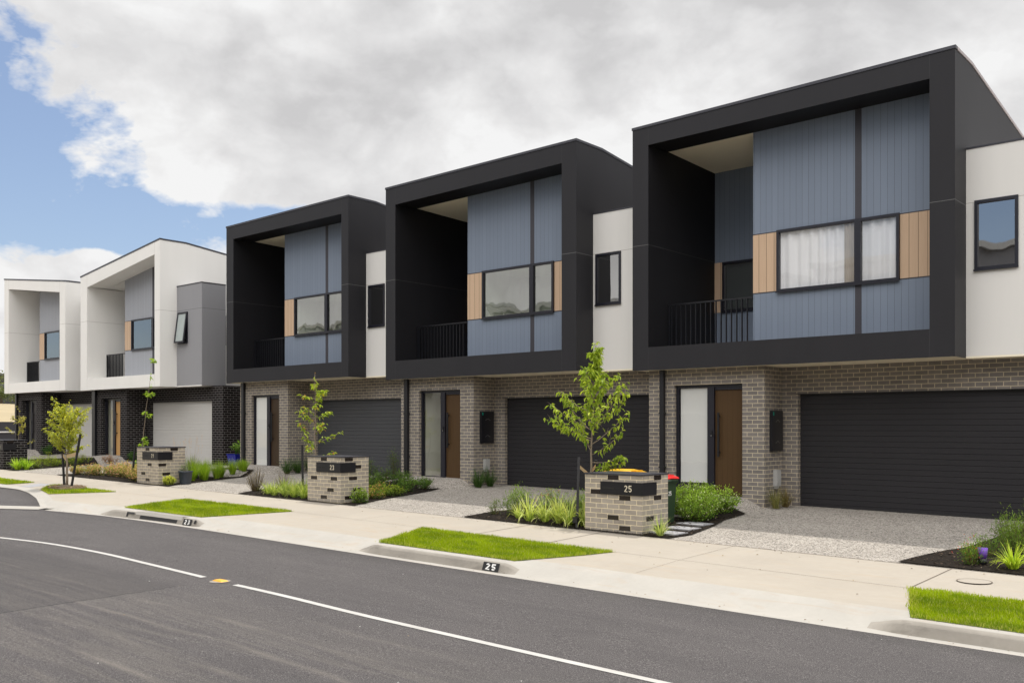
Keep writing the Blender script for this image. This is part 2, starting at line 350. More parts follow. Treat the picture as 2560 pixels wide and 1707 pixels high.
M = dict(
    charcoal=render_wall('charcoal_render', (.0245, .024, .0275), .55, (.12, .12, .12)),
    charcoal_shaded=render_wall('charcoal_render_shaded', (.012, .0115, .0135), .6, (.05, .05, .05)),  # same render coloured darker to stand for the shade inside the recess
    cream_render=render_wall('cream_render', (.86, .845, .81), .8, (.5, .48, .44), streak=.03),
    white_render=render_wall('white_render', (.78, .765, .735), .8, (.5, .48, .44), zj=5.74, streak=.03),
    grey_render=render_wall('mid_grey_render', (.30, .30, .315), .75, (.14, .14, .15), streak=.03),
    blue=boards('blue_grey_boards', (.212, .254, .325), .133, .004, rough=.5),
    grey=boards('silver_grey_boards', (.37, .385, .42), .133, .005, rough=.5),
    timber=boards('timber_boards', (.66, .49, .345), .172, .008, (.53, .36, .24), .6, gcol=(.12, .07, .04), off=.04),
    strip=plain('charcoal_strip', (.042, .040, .050), .5),
    alu=plain('black_aluminium', (.012, .012, .020), .35, 0, .1),
    soffit=plain('cream_soffit', (.96, .87, .68), .8, 0, .03),
    cap=plain('roof_capping', (.05, .05, .062), .4, .2, .1),
    sheetj=plain('sheet_joint', (.042, .041, .044), .8), sheetjw=plain('sheet_joint_pale', (.55, .53, .49), .8),
    cap_sunlit=plain('sunlit_capping', (.42, .37, .37), .4, .3, .1),  # capping with sunlight painted into its colour, for the nearest roof's side edge
    roof=plain('roof_sheet', (.12, .12, .13), .4, .3, .1),
    doorb=boards('bronze_door', (.092, .052, .022), .12, .003, (.066, .037, .016), .5, gcol=(.035, .02, .01)),
    doort=boards('oak_door', (.56, .33, .13), .30, .003, (.46, .25, .09), .55, gcol=(.3, .16, .06)),
    doork=boards('walnut_door', (.060, .038, .022), .12, .003, (.045, .028, .016), .5, gcol=(.02, .012, .01)),
    doord=plain('dark_door', (.04, .036, .036), .5),
    garc=plain('charcoal_garage_door', (.025, .024, .027), .5, 0, .10, 1.5, spec=.25),
    garg=plain('slate_garage_door', (.055, .057, .064), .5, 0, .06),
    garw=plain('pale_grey_garage_door', (.52, .51, .49), .6, 0, .04),
    brickg=brick('grey_brick', (.165, .150, .140), (.228, .207, .190), (.56, .48, .35)),
    brickl=brick('letterbox_brick', (.295, .262, .220), (.375, .336, .285), (.72, .62, .43)),
    brickk=brick('black_brick', (.007, .006, .0065), (.017, .014, .014), (.25, .235, .23), ms=.0055, spec=.12, rough=.7),
    darkb=plain('glazed_black_brick', (.022, .016, .013), .25, 0, .3, 20, spec=.5),
    black=plain('black_metal', (.010, .010, .013), .35, 0, .1),
    blackm=plain('matte_black', (.012, .012, .013), .6, 0, .1),
    metal=plain('dull_steel', (.45, .45, .44), .35, .8),
    gold=plain('champagne_lettering', (.68, .62, .48), .4, 0, .05),
    white=plain('white_paint', (.78, .78, .76), .6, 0, .05),
    blind=plain('pale_blind', (.74, .75, .73), .8, 0, .03),
    blindd=plain('grey_blind', (.10, .105, .12), .8, 0, .05),
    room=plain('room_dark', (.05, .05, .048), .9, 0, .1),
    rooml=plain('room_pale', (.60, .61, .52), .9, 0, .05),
    asphalt=asphalt(),
    path=concrete('pale_concrete', (.405, .365, .31), .18),
    kerb=concrete('kerb_concrete', (.43, .41, .375), .22, 2.0),
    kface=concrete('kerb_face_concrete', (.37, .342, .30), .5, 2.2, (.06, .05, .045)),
    joint=plain('joint_line', (.14, .115, .09), .9, 0, .2),
    line=concrete('road_paint', (.56, .55, .53), .30, 5.0, (.35, .33, .3)),
    gravel=gravelmat(),
    soil=plain('bare_earth', (.16, .12, .08), .95, 0, .3, 3),
    mulch=plain('mulch_base', (.020, .016, .013), .95, 0, .8, 30, 1.0, spec=.1),
    chip=leafmat('mulch_chip', 0.0, .9),
    turf=plain('turf_base', (.12, .15, .008), .95, 0, .35, 25, 1.0),
    leaf=leafmat(), grass=leafmat('grass_blade', .3, .9),
    bark=plain('bark', (.24, .19, .14), .9, 0, .3, 30, .8), barkd=plain('dark_bark', (.10, .075, .055), .9, 0, .3, 30, .6),
    hess=plain('hessian_tie', (.50, .36, .20), .95, 0, .2, 60),
    stake=plain('black_stake', (.012, .011, .012), .7, 0, .2),
    bluepot=plain('blue_glaze', (.008, .015, .22), .12, 0, .35, 9),
    darkpot=plain('charcoal_pot', (.035, .045, .06), .5),
    bin=plain('bin_green', (.022, .045, .022), .45, 0, .1), yel=plain('yellow_lid', (.75, .42, .01), .4, 0, .05), red=plain('red_lid', (.72, .03, .03), .4, 0, .05),
    slate=plain('stone_paver', (.33, .33, .345), .85, 0, .12, 8, .4),
    purple=plain('purple_shade', (.15, .06, .42), .4), greenl=plain('green_label', (.01, .35, .25), .4),
    greybox=plain('grey_plastic', (.42, .42, .41), .5), rpm=plain('amber_marker', (.80, .40, .04), .5),
    tarp=plain('dark_fence_panel', (.045, .045, .055), .7), drygrass=concrete('dry_grass_bank', (.44, .36, .22), .3, .3),
    glass=glass('window_glass', (.80, .86, .82), .26, .09), glassb=glass('window_glass_strong', (.20, .26, .32), .40, .05), glassc=glass('curtained_glass', (1, 1, 1), .06, .03),
    doorglass=glass('door_glass', (.98, .98, .98), .05, .03), glassd=glass('dark_glass', (.5, .5, .5), .12, .05),
)

# ------------------------------------------------------------------ houses
YF, YC, YB, YE, YG, YW, YBACK = 17.76, 18.60, 20.77, 18.07, 18.90, 18.44, 29.0
def drop(y): return 0 if y < 18.8 else .115 * (y - 18.8)

def window_unit(parent, x0, x1, z0, z1, y, glassm, inner, mull=(), fr=.055, dep=.09, name='window', axis=0, backm='room', sill=True):
    """frame ring, mullions, pane and what hangs or stands just behind; faces -Y"""
    mb = MB(); yf = y - .03
    mb.box(x0, x1, yf, yf + dep, z1 - fr, z1).box(x0, x1, yf, yf + dep, z0, z0 + fr)
    mb.box(x0, x0 + fr, yf, yf + dep, z0 + fr, z1 - fr).box(x1 - fr, x1, yf, yf + dep, z0 + fr, z1 - fr)
    for a, w in mull: mb.box(a - w / 2, a + w / 2, yf - .004, yf + dep, z0 + fr, z1 - fr)
    if sill: mb.box(x0 - .01, x1 + .01, yf - .02, yf - .002, z0 - .02, z0 + .012)
    w = obj(name, mb, M['alu'], parent)
    p = MB(); p.q((x0 + fr, y + .02, z0 + fr), (x1 - fr, y + .02, z0 + fr), (x1 - fr, y + .02, z1 - fr), (x0 + fr, y + .02, z1 - fr))
    obj('pane', p, glassm, w)
    if inner == 'curtain':
        c = MB(); n = 150; X0, X1 = x0 + fr, x1 - fr
        def wave(t):
            x = X0 + (X1 - X0) * t
            return y + .075 + .022 * sin(x * 30 + 1.6 * sin(x * 4.1))
        for k in range(n):
            a, b = k / n, (k + 1) / n
            c.q((X0 + (X1 - X0) * a, wave(a), z0), (X0 + (X1 - X0) * b, wave(b), z0), (X0 + (X1 - X0) * b, wave(b), z1), (X0 + (X1 - X0) * a, wave(a), z1)); c.sm[-1] = True
        # heavier beige drape bunched beside the mullion
        for k in range(26):
            a, b = 1.36 + .30 * k / 26, 1.36 + .30 * (k + 1) / 26
            w2 = lambda t: y + .040 + .012 * sin(t * 75)
            c.q((X0 + a, w2(a), z0), (X0 + b, w2(b), z0), (X0 + b, w2(b), z1), (X0 + a, w2(a), z1), m=1); c.sm[-1] = True
        obj('curtain', c, [plain('white_curtain', (.80, .81, .83), .9, 0, .02), plain('beige_drape', (.42, .38, .33), .9)], w)
    elif inner:
        c = MB(); c.q((x0 + fr, y + .10, z0), (x1 - fr, y + .10, z0), (x1 - fr, y + .10, z1), (x0 + fr, y + .10, z1)); obj('blind', c, M[inner], w)
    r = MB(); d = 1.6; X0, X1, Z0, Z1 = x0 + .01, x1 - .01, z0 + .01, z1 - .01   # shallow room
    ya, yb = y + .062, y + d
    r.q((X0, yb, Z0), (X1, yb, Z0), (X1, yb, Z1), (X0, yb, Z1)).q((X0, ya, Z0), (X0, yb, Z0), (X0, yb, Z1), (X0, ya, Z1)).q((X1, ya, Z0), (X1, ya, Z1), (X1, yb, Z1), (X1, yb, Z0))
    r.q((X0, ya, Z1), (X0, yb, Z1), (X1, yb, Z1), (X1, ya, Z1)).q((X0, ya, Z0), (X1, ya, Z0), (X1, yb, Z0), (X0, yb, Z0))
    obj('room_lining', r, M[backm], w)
    return w

def wall_with_hole(mb, y, x0, x1, z0, z1, hx0, hx1, hz0, hz1, dep=.1, m=0, hem=None):
    """flat wall facing -Y with one rectangular opening and its reveals"""
    hem = m if hem is None else hem
    if hx0 > x0: mb.q((x0, y, z0), (hx0, y, z0), (hx0, y, z1), (x0, y, z1), m=m)
    if hx1 < x1: mb.q((hx1, y, z0), (x1, y, z0), (x1, y, z1), (hx1, y, z1), m=m)
    if hz1 < z1: mb.q((hx0, y, hz1), (hx1, y, hz1), (hx1, y, z1), (hx0, y, z1), m=m)
    if hz0 > z0: mb.q((hx0, y, z0), (hx1, y, z0), (hx1, y, hz0), (hx0, y, hz0), m=m)
    mb.q((hx0, y, hz0), (hx0, y + dep, hz0), (hx0, y + dep, hz1), (hx0, y, hz1), m=hem).q((hx1, y, hz0), (hx1, y, hz1), (hx1, y + dep, hz1), (hx1, y + dep, hz0), m=hem)
    mb.q((hx0, y, hz1), (hx0, y + dep, hz1), (hx1, y + dep, hz1), (hx1, y, hz1), m=hem).q((hx0, y, hz0), (hx1, y, hz0), (hx1, y + dep, hz0), (hx0, y + dep, hz0), m=hem)

def house(p):
    z0 = p['z0']; xl, xr = p['xl'], p['xr']; H = thing('townhouse', p['label'], 'house', (xl, YF, z0), 'townhouses in a row along the street')
    k = (p['ztr'] - p['ztl']) / (xr - xl)
    zt = lambda x, y=YF: p['ztl'] + (x - xl) * k - drop(y)
    zi = lambda x: p['zil'] + (x - p['jl']) * (p['zir'] - p['zil']) / (p['jr'] - p['jl'])
    jl, jr, zb, zs, cl = p['jl'], p['jr'], p['zb'], p['zs'], p['cl']
    wallm = M['charcoal'] if p['dark'] else M['cream_render']
    inm = M['charcoal_shaded'] if p['dark'] else M['cream_render']
    lap = .0 
    # upper frame box -------------------------------------------------
    mb = MB()
    mb.q((xl, YF, zb), (jl, YF, zb), (jl, YF, zi(jl)), (jl, YF, zt(jl)), (xl, YF, zt(xl)))
    mb.q((jr, YF, zb), (xr, YF, zb), (xr, YF, zt(xr)), (jr, YF, zt(jr)), (jr, YF, zi(jr)), (jr, YF, zs))
    mb.q((jl, YF, zb), (jr, YF, zb), (jr, YF, zs), (jl, YF, zs))
    mb.q((jl, YF, zi(jl)), (jr, YF, zi(jr)), (jr, YF, zt(jr)), (jl, YF, zt(jl)))
    for X in (xl, xr):
        ys = [YF, 18.8, YBACK]
        a = [(X, y, zb) for y in ys] + [(X, y, zt(X, y)) for y in reversed(ys)]
        mb.q(*(a if X == xr else a[::-1]))
    mb.q((xr, YBACK, zb), (xl, YBACK, zb), (xl, YBACK, zt(xl, YBACK)), (xr, YBACK, zt(xr, YBACK)))
    # lip below the front edge
    mb.q((xl, YF, zb), (xl, YF + .03, zb), (xr, YF + .03, zb), (xr, YF, zb)).q((xl, YF + .03, zb), (xl, YF + .03, zb + .02), (xr, YF + .03, zb + .02), (xr, YF + .03, zb))
    jw = .004
    for X, lo_, hi_ in ((jr, zi(jr), zt(jr) - .03), (jr, zb, zs), (jl, zb, zs), (jl, zi(jl), zt(jl) - .03)):
        mb.q((X - jw, YF - .0015, lo_), (X + jw, YF - .0015, lo_), (X + jw, YF - .0015, hi_), (X - jw, YF - .0015, hi_), m=1)
    obj('upper_frame', mb, [wallm, M['sheetj'] if p['dark'] else M['sheetjw']], H)
    mb = MB()   # lining of the recess
    e = .03
    mb.q((jl, YF, zs), (jl, YB, zs), (jl, YB, zi(jl)), (jl, YF, zi(jl)))
    mb.q((jr, YF, zs), (jr, YF, zi(jr)), (jr, YC, zi(jr) + e), (jr, YC, zs))
    mb.q((jl, YF, zi(jl)), (jl, YC, zi(jl) + e), (jr, YC, zi(jr) + e), (jr, YF, zi(jr)))
    mb.q((jl, YF, zs), (jr, YF, zs), (jr, YC, zs), (jl, YC, zs))
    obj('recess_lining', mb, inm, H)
    mb = MB(); mb.q((jl, YC, zi(jl) + e), (jl, YB, zi(jl) - .02), (cl + .1, YB, zi(cl) - .02), (cl + .1, YC, zi(cl) + e)); obj('balcony_ceiling', mb, M['soffit'] if p['dark'] else M['cream_render'], H)
    mb = MB(); mb.q((jl, YC, zs - .02), (cl, YC, zs - .02), (cl, YB, zs - .02), (jl, YB, zs - .02)); obj('balcony_floor', mb, M['greybox'], H)
    # roof & capping
    mb = MB(); w = .035
    ys = [YF, 18.8, YBACK]
    for ya, yb in zip(ys, ys[1:]):
        mb.q((xl + .02, ya + .02, zt(xl, ya) - .03), (xr - .02, ya + .02, zt(xr, ya) - .03), (xr - .02, yb, zt(xr, yb) - .03), (xl + .02, yb, zt(xl, yb) - .03))
    obj('roof', mb, M['roof'], H)
    mb = MB()
    def capbar(a, b, wdx, wdy):
        i = len(mb.v)
        for (x, y, z) in (a, b):
            mb.v += [(x - wdx, y - wdy, z - .035), (x + wdx, y + wdy, z - .035), (x + wdx, y + wdy, z + .022), (x - wdx, y - wdy, z + .022)]
        for f in ((0, 3, 2, 1), (4, 5, 6, 7), (0, 1, 5, 4), (1, 2, 6, 5), (2, 3, 7, 6), (3, 0, 4, 7)): mb.f.append(tuple(i + q for q in f)); mb.m.append(0); mb.sm.append(False)
    capbar((xl - .015, YF + .045, zt(xl)), (xr + .015, YF + .045, zt(xr)), 0, .06)
    for X in (xl + .045, xr - .045):
        if X > xr - .1 and p.get('sunlit_edge'): obj('roof_capping', mb, M['cap'], H); mb = MB()
        for ya, yb in zip([YF + .106] + ys[1:], ys[1:]): capbar((X, ya, zt(X, ya)), (X, yb, zt(X, yb)), .06, 0)
    obj('roof_capping', mb, M['cap_sunlit'] if p.get('sunlit_edge') else M['cap'], H)
    # cladding wall ----------------------------------------------------
    bm = M['blue'] if p['dark'] else M['grey']
    tz0, tz1 = p['tz']; wl, s0, s1, wr = p['wl'], p['s0'], p['s1'], p['wr']; top = lambda x: zi(x) + e
    mb = MB()
    def pan(a, b, lo, hi_a, hi_b): mb.q((a, YC, lo), (b, YC, lo), (b, YC, hi_b), (a, YC, hi_a))
    pan(cl, s0, tz1 + .02, top(cl), top(s0)); pan(s1, jr, tz1 + .02, top(s1), top(jr))
    pan(cl, s0, zs, tz0 - .02, tz0 - .02); pan(s1, jr, zs, tz0 - .02, tz0 - .02)
    mb.q((cl, YB, zs), (cl, YC, zs), (cl, YC, top(cl)), (cl, YB, top(cl)))
    obj('cladding', mb, bm, H)
    mb = MB(); mb.box(s0, s1, YC - .004, YC + .02, tz1 + .01, top(s0) - .003).box(s0, s1, YC - .004, YC + .02, zs + .002, tz0 - .01)
    mb.box(cl, jr, YC - .006, YC + .02, tz1, tz1 + .02).box(cl, jr, YC - .006, YC + .02, tz0 - .02, tz0)
    obj('trim', mb, M['strip'], H)
    t = MB(); t.box(cl - .002, wl, YC - .004, YC + .03, tz0 + .001, tz1 - .001); obj('timber_panel', t, M['timber'], H)
    if wr < jr - .05: t = MB(); t.box(wr, jr - .001, YC - .004, YC + .03, tz0 + .001, tz1 - .001); obj('timber_panel', t, M['timber'], H)
    window_unit(H, wl + .002, min(wr, jr) - .002, tz0 - .03, tz1 + .03, YC - .02, M[p.get('gm', 'glass')], p['inner'], [((s0 + s1) / 2, .13)], backm=p.get('back', 'room'))
    # balcony back wall with window
    bz = YB; bx0 = jl + .21; wz0, wz1 = zs + 1.03, zs + 2.25
    mb = MB(); wall_with_hole(mb, bz, jl, cl, zs, top(cl), bx0, cl - .02, wz0, wz1, .06); obj('cladding', mb, bm, H)
    t = MB(); t.box(jl + .002, bx0, bz - .015, bz, wz0, wz1); obj('timber_panel', t, M['timber'], H)
    window_unit(H, bx0, cl - .022, wz0, wz1, bz, M['glass'], 'blindd')
    # railing
    mb = MB(); yr = YC - .02; rt = zs + 1.02
    mb.box(jl + .02, cl - .004, yr - .025, yr + .025, rt - .03, rt).box(jl + .02, cl - .004, yr - .015, yr + .015, zs + .04, zs + .07).box(jl + .02, jl + .05, yr - .02, yr + .02, zs - .01, rt - .02)
    x = jl + .10
    while x < cl - .05:
        mb.box(x - .008, x + .008, yr - .022, yr + .022, zs + .065, rt - .028); x += .125
    obj('balcony_railing', mb, M['black'], H)
    # wing beside the frame ---------------------------------------------
    wx0, wx1, wt = xr, p['wx1'], p['wt']
    if wx1:
        wm = M['white_render'] if p['dark'] else M['grey_render']
        mb = MB(); wb = zb + .01
        a, b2, c, d = p['win']
        wall_with_hole(mb, YW, wx0, wx1, wb, wt, a, b2, c, d, .05)
        yb2 = p.get('wyb', YBACK - 1)
        mb.q((wx1, YW, wb), (wx1, yb2, wb), (wx1, yb2, wt), (wx1, YW, wt)).q((wx0, YW, wt), (wx1, YW, wt), (wx1, yb2, wt), (wx0, yb2, wt)).q((wx0, yb2, wb), (wx0, yb2, wt), (wx1, yb2, wt), (wx1, yb2, wb))
        mb.q((wx0, YW, wb), (wx0, yb2, wb), (wx1, yb2, wb), (wx1, YW, wb))
        obj('side_wing', mb, wm, H)
        mb = MB(); mb.box(wx0 + .003, wx1 + .012, YW - .014, YW + .10, wt + .003, wt + .035).box(wx1 - .1, wx1 + .012, YW + .10, yb2, wt + .003, wt + .035); obj('wing_capping', mb, M['cap'], H)
        if p.get('awning'):
            w = window_unit(H, a, b2, c, d, YW, M['glass'], None)
            ss = MB(); q = .26; L = d - c
            ang = .13; fy = lambda t: YW - .05 - sin(ang) * t; fz = lambda t: d - cos(ang) * t
            def ring(x0_, x1_, t0_, t1_): ss.q((x0_, fy(t0_), fz(t0_)), (x0_, fy(t1_), fz(t1_)), (x1_, fy(t1_), fz(t1_)), (x1_, fy(t0_), fz(t0_)))
            for yo in (0,):
                for (xa, xb, ta, tb) in ((a, b2, 0, .06), (a, b2, L - .06, L), (a, a + .06, .06, L - .06), (b2 - .06, b2, .06, L - .06)):
                    i = len(ss.v)
                    for o_ in (0, .045):
                        ss.v += [(xa, fy(ta) + o_, fz(ta)), (xb, fy(ta) + o_, fz(ta)), (xb, fy(tb) + o_, fz(tb)), (xa, fy(tb) + o_, fz(tb))]
                    for f in ((0, 3, 2, 1), (4, 5, 6, 7), (0, 1, 5, 4), (1, 2, 6, 5), (2, 3, 7, 6), (3, 0, 4, 7)): ss.f.append(tuple(i + q_ for q_ in f)); ss.m.append(0); ss.sm.append(False)
            obj('open_sash', ss, M['alu'], w)
            pn = MB(); pn.q((a + .06, fy(.06) + .02, fz(.06)), (a + .06, fy(L - .06) + .02, fz(L - .06)), (b2 - .06, fy(L - .06) + .02, fz(L - .06)), (b2 - .06, fy(.06) + .02, fz(.06)))
            obj('pane', pn, plain('obscure_glass', (.40, .45, .44), .25), w)
        else:
            window_unit(H, a, b2, c, d, YW, M[p.get('wgm', 'glassb')], p.get('winner'))
    # soffit
    mb = MB(); sx1 = wx1 or xr
    mb.q((xl + .002, YF + .031, zb + .006), (xl + .002, YG, zb + .006), (xr - .002, YG, zb + .006), (xr - .002, YF + .031, zb + .006))
    if wx1: mb.q((xr, YW - .002, zb - .004), (xr, YG, zb - .004), (wx1, YG, zb - .004), (wx1, YW - .002, zb - .004)).q((xr, YW - .004, zb - .004), (wx1, YW - .004, zb - .004), (wx1, YW - .004, zb + .03), (xr, YW - .004, zb + .03))
    obj('soffit', mb, M['soffit'] if p['dark'] else M['cream_render'], H)
    # ground floor brickwork ----------------------------------------------
    bk = M['brickg'] if p['dark'] else M['brickk']
    b0, d0, d1, pc, g0, g1, ge = p['b0'], p['d0'], p['d1'], p['pc'], p['g0'], p['g1'], p['ge']
    zf = p['zf']; dt = p['dt']; gt = z0 + 2.35; bt = zb + .004; zlo = z0 - .35
    rec = p.get('rec', .08)
    mb = MB()
    wall_with_hole(mb, YE, b0, pc, zlo, bt, d0, d1, zlo, dt, rec)
    mb.q((pc, YE, zlo), (pc, YG, zlo), (pc, YG, bt), (pc, YE, bt))
    mb.q((b0, YE, zlo), (b0, YE, bt), (b0, YG + .1, bt), (b0, YG + .1, zlo))
    wall_with_hole(mb, YG, pc, ge, zlo, bt, g0, g1, zlo, gt, .12)
    if p.get('endwall'): mb.q((ge, YG, zlo), (ge, YBACK, zlo), (ge, YBACK, bt), (ge, YG, bt))
    obj('brick_wall', mb, bk, H)
    mb = MB(); mb.box(g0 - .05, g1 + .03, YG - .004, YG + .05, gt - .008, gt + .006); obj('steel_lintel', mb, M['blackm'], H)
    # garage door: pressed ribs
    mb = MB(); y = YG + .11; z = z0 - .1; zt_ = gt
    rows = 22; hgt = (gt - z0 + .06) / rows; z = z0 - .06
    for r in range(rows):
        a, b_ = z + r * hgt, z + (r + 1) * hgt
        mb.q((g0, y, a + .008), (g1, y, a + .008), (g1, y, b_), (g0, y, b_)).q((g0, y + .006, a), (g1, y + .006, a), (g1, y, a + .008), (g0, y, a + .008)).q((g0, y, b_), (g1, y, b_), (g1, y + .006, b_), (g0, y + .006, b_))
    gd = obj('garage_door', mb, M[p['gar']], H)
    mb = MB(); mb.box(g0 + .001, g1 - .001, y - .012, y + .01, z0 - .09, z0 + .005); obj('bottom_seal', mb, M['blackm'], gd)
    # entry: frame, door leaf, sidelight
    yd = YE + rec; fz0 = zf; mx = p['mx']
    mb = MB(); f = .06
    mb.box(d0, d0 + f, yd, yd + .1, fz0 - .02, dt).box(d1 - f * .5, d1, yd, yd + .1, fz0 - .02, dt).box(d0 + f, d1 - f * .5, yd, yd + .1, dt - f, dt).box(mx - .07, mx + .09, yd - .01, yd + .1, fz0 - .02, dt - f)
    mb.box(d0 + f, mx - .07, yd, yd + .1, fz0 - .02, fz0 + .06).box(mx + .09, d1 - f * .5, yd + .02, yd + .1, fz0 - .02, fz0 + .012).box(mx + .09, d1 - f * .5, yd + .02, yd + .1, dt - f - .06, dt - f)
    obj('door_frame', mb, M['alu'], H)
    mb = MB(); mb.box(mx + .091, d1 - f * .5 - .001, yd + .05, yd + .09, fz0 + .013, dt - f - .06); D = obj('front_door', mb, M[p['door']], H)
    hx = mx + .20
    mb = MB(); mb.box(hx - .02, hx + .02, yd - .035, yd - .005, fz0 + .85, fz0 + 1.80).box(hx - .012, hx + .012, yd - .005, yd + .05, fz0 + .93, fz0 + .96).box(hx - .012, hx + .012, yd - .005, yd + .05, fz0 + 1.70, fz0 + 1.73); obj('pull_handle', mb, M['black'], D)
    mb = MB(); mb.box(mx + .02, mx + .05, yd - .03, yd - .011, fz0 + 1.28, fz0 + 1.42).box(mx + .02, mx + .13, yd - .045, yd - .031, fz0 + 1.34, fz0 + 1.36).box(mx + .028, mx + .042, yd - .036, yd - .030, fz0 + 1.29, fz0 + 1.32, 1); obj('lock', mb, [M['black'], M['metal']], D)
    sl = MB(); sl.q((d0 + f, yd + .03, fz0 + .06), (mx - .07, yd + .03, fz0 + .06), (mx - .07, yd + .03, dt - f), (d0 + f, yd + .03, dt - f)); SL = obj('sidelight', sl, M['doorglass'], H)
    if p['side'] == 'blind':
        mb = MB(); mb.box(d0 + f + .03, mx - .08, yd + .05, yd + .056, fz0 + p.get('bl', .30), dt - f - .01).box(d0 + f + .03, mx - .08, yd + .045, yd + .061, fz0 + p.get('bl', .30) - .02, fz0 + p.get('bl', .30) + .004); obj('blind', mb, M['blind'], SL)
    mb = MB(); Z1 = dt
    mb.q((d0, yd + 1.4, zlo), (mx, yd + 1.4, zlo), (mx, yd + 1.4, Z1), (d0, yd + 1.4, Z1)).q((mx, yd + .1, zlo), (mx, yd + 1.4, zlo), (mx, yd + 1.4, Z1), (mx, yd + .1, Z1)).q((d0, yd + .1, zlo), (d0, yd + .1, Z1), (d0, yd + 1.4, Z1), (d0, yd + 1.4, zlo)).q((d0, yd + .1, fz0), (mx, yd + .1, fz0), (mx, yd + 1.4, fz0), (d0, yd + 1.4, fz0))
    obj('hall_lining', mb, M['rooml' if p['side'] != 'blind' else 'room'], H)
    mb = MB(); mb.box(d0 - .02, d1, YE - .03, yd + .1, fz0 - .25, fz0 - .012); obj('doorstep', mb, M['slate'], H)
    # downpipe with brackets
    if p.get('dp'):
        a, b_ = p['dp']; mb = MB(); mb.box(a, b_, YE - .095, YE - .015, z0 - .1, zb + .01)
        for zz_ in (z0 + .75, z0 + 1.95): mb.box(a - .02, b_ + .02, YE - .10, YE - .001, zz_, zz_ + .03)
        obj('downpipe', mb, M['black'], H)
    if p.get('meter'):
        X = pc; a, b_, c, d = p['meter']
        mb = MB(); mb.box(X + .001, X + .07, a, b_, c, d, 0)
        mb.box(X + .0705, X + .0715, a + .03, a + .07, d - .10, d - .03, 1)
        for zz_ in (c + .20, d - .20):
            for s_ in (-1, 1):
                for q_ in range(3): yy = (a + b_) / 2 + s_ * (.018 + .032 * q_); mb.box(X + .0705, X + .0715, yy - .012, yy + .012, zz_ - .016 * q_ - .004, zz_ - .016 * q_ + .004, 2)
        obj('meter_box', mb, [M['black'], M['greenl'], M['metal']], H)
        a, b_, c, d = p['outlet']; mb = MB(); mb.box(X + .001, X + .08, a, b_, c, d).box(X + .001, X + .06, a + .03, b_ - .06, c - .05, c).box(X + .0801, X + .086, a + .015, b_ - .015, c + .07, d - .015); obj('outdoor_outlet', mb, M['greybox'], H)
    if p.get('lamp'):
        X = pc; mb = MB(); mb.box(X + .001, X + .06, YE + .5, YE + .56, z0 + 1.0, z0 + 1.2); obj('tap_box', mb, M['black'], H)
    return H

white_l = 'white framed townhouse with dark brick base'
P25 = dict(sunlit_edge=True, label='nearest charcoal framed townhouse, white curtain in its upper window, bin by its entry', dark=True, z0=0.0,
           xl=-11.76, xr=-4.955, ztl=8.335, ztr=8.41, zb=2.915, jl=-11.345, jr=-5.388, zil=7.905, zir=7.937, zs=3.425, cl=-9.245, wl=-8.70, s0=-7.055, s1=-6.926, wr=-6.187,
           tz=(4.515, 5.75), inner='curtain', gm='glassc', wx1=-3.42, wt=6.72, win=(-4.81, -4.09, 4.50, 5.765), wgm='glassb', b0=-11.52, d0=-10.865, d1=-9.229, pc=-8.73, g0=-8.37, g1=-3.62, ge=-3.42,
           zf=.17, dt=2.575, gar='garc', mx=-10.02, door='doorb', side='blind', bl=.30, dp=(-11.19, -11.09), meter=(18.19, 18.53, 1.0, 1.93) and (18.30, 18.79, 1.16, 2.0), outlet=(18.47, 18.68, .42, .76))
P23 = dict(label='middle charcoal framed townhouse behind the letterbox numbered 23, pale room showing in its upper window', dark=True, z0=.07,
           xl=-20.048, xr=-13.34, ztl=8.375, ztr=8.432, zb=2.985, jl=-19.647, jr=-13.773, zil=7.864, zir=7.946, zs=3.50, cl=-17.66, wl=-17.10, s0=-15.44, s1=-15.31, wr=-14.66,
           tz=(4.57, 5.80), inner=None, back='rooml', wx1=-11.762, wt=6.77, win=(-13.26, -12.53, 4.57, 5.80), b0=-19.75, d0=-19.007, d1=-17.431, pc=-16.94, g0=-16.58, g1=-11.88, ge=-11.53,
           zf=.25, dt=2.655, gar='garc', mx=-18.17, door='doorb', side='glass', dp=(-19.53, -19.40), meter=(18.30, 18.79, 1.23, 2.07), outlet=(18.44, 18.62, .52, .80))
P21 = dict(label='charcoal framed townhouse with slate grey garage door, right of the white townhouses', dark=True, z0=.15,
           xl=-28.104, xr=-21.69, ztl=8.40, ztr=8.447, zb=3.13, jl=-27.685, jr=-22.012, zil=7.948, zir=7.957, zs=3.58, cl=-25.98, wl=-25.42, s0=-23.83, s1=-23.70, wr=-22.9,
           tz=(4.64, 5.83), inner=None, back='rooml', wx1=-20.05, wt=6.83, win=(-21.58, -20.85, 4.62, 5.86), wgm='glassb', winner=None, b0=-27.75, d0=-27.085, d1=-25.547, pc=-25.07, g0=-24.75, g1=-20.05, ge=-19.76,
           zf=.33, dt=2.70, gar='garg', mx=-26.25, door='doork', side='blind', bl=.07, dp=(-27.56, -27.43))
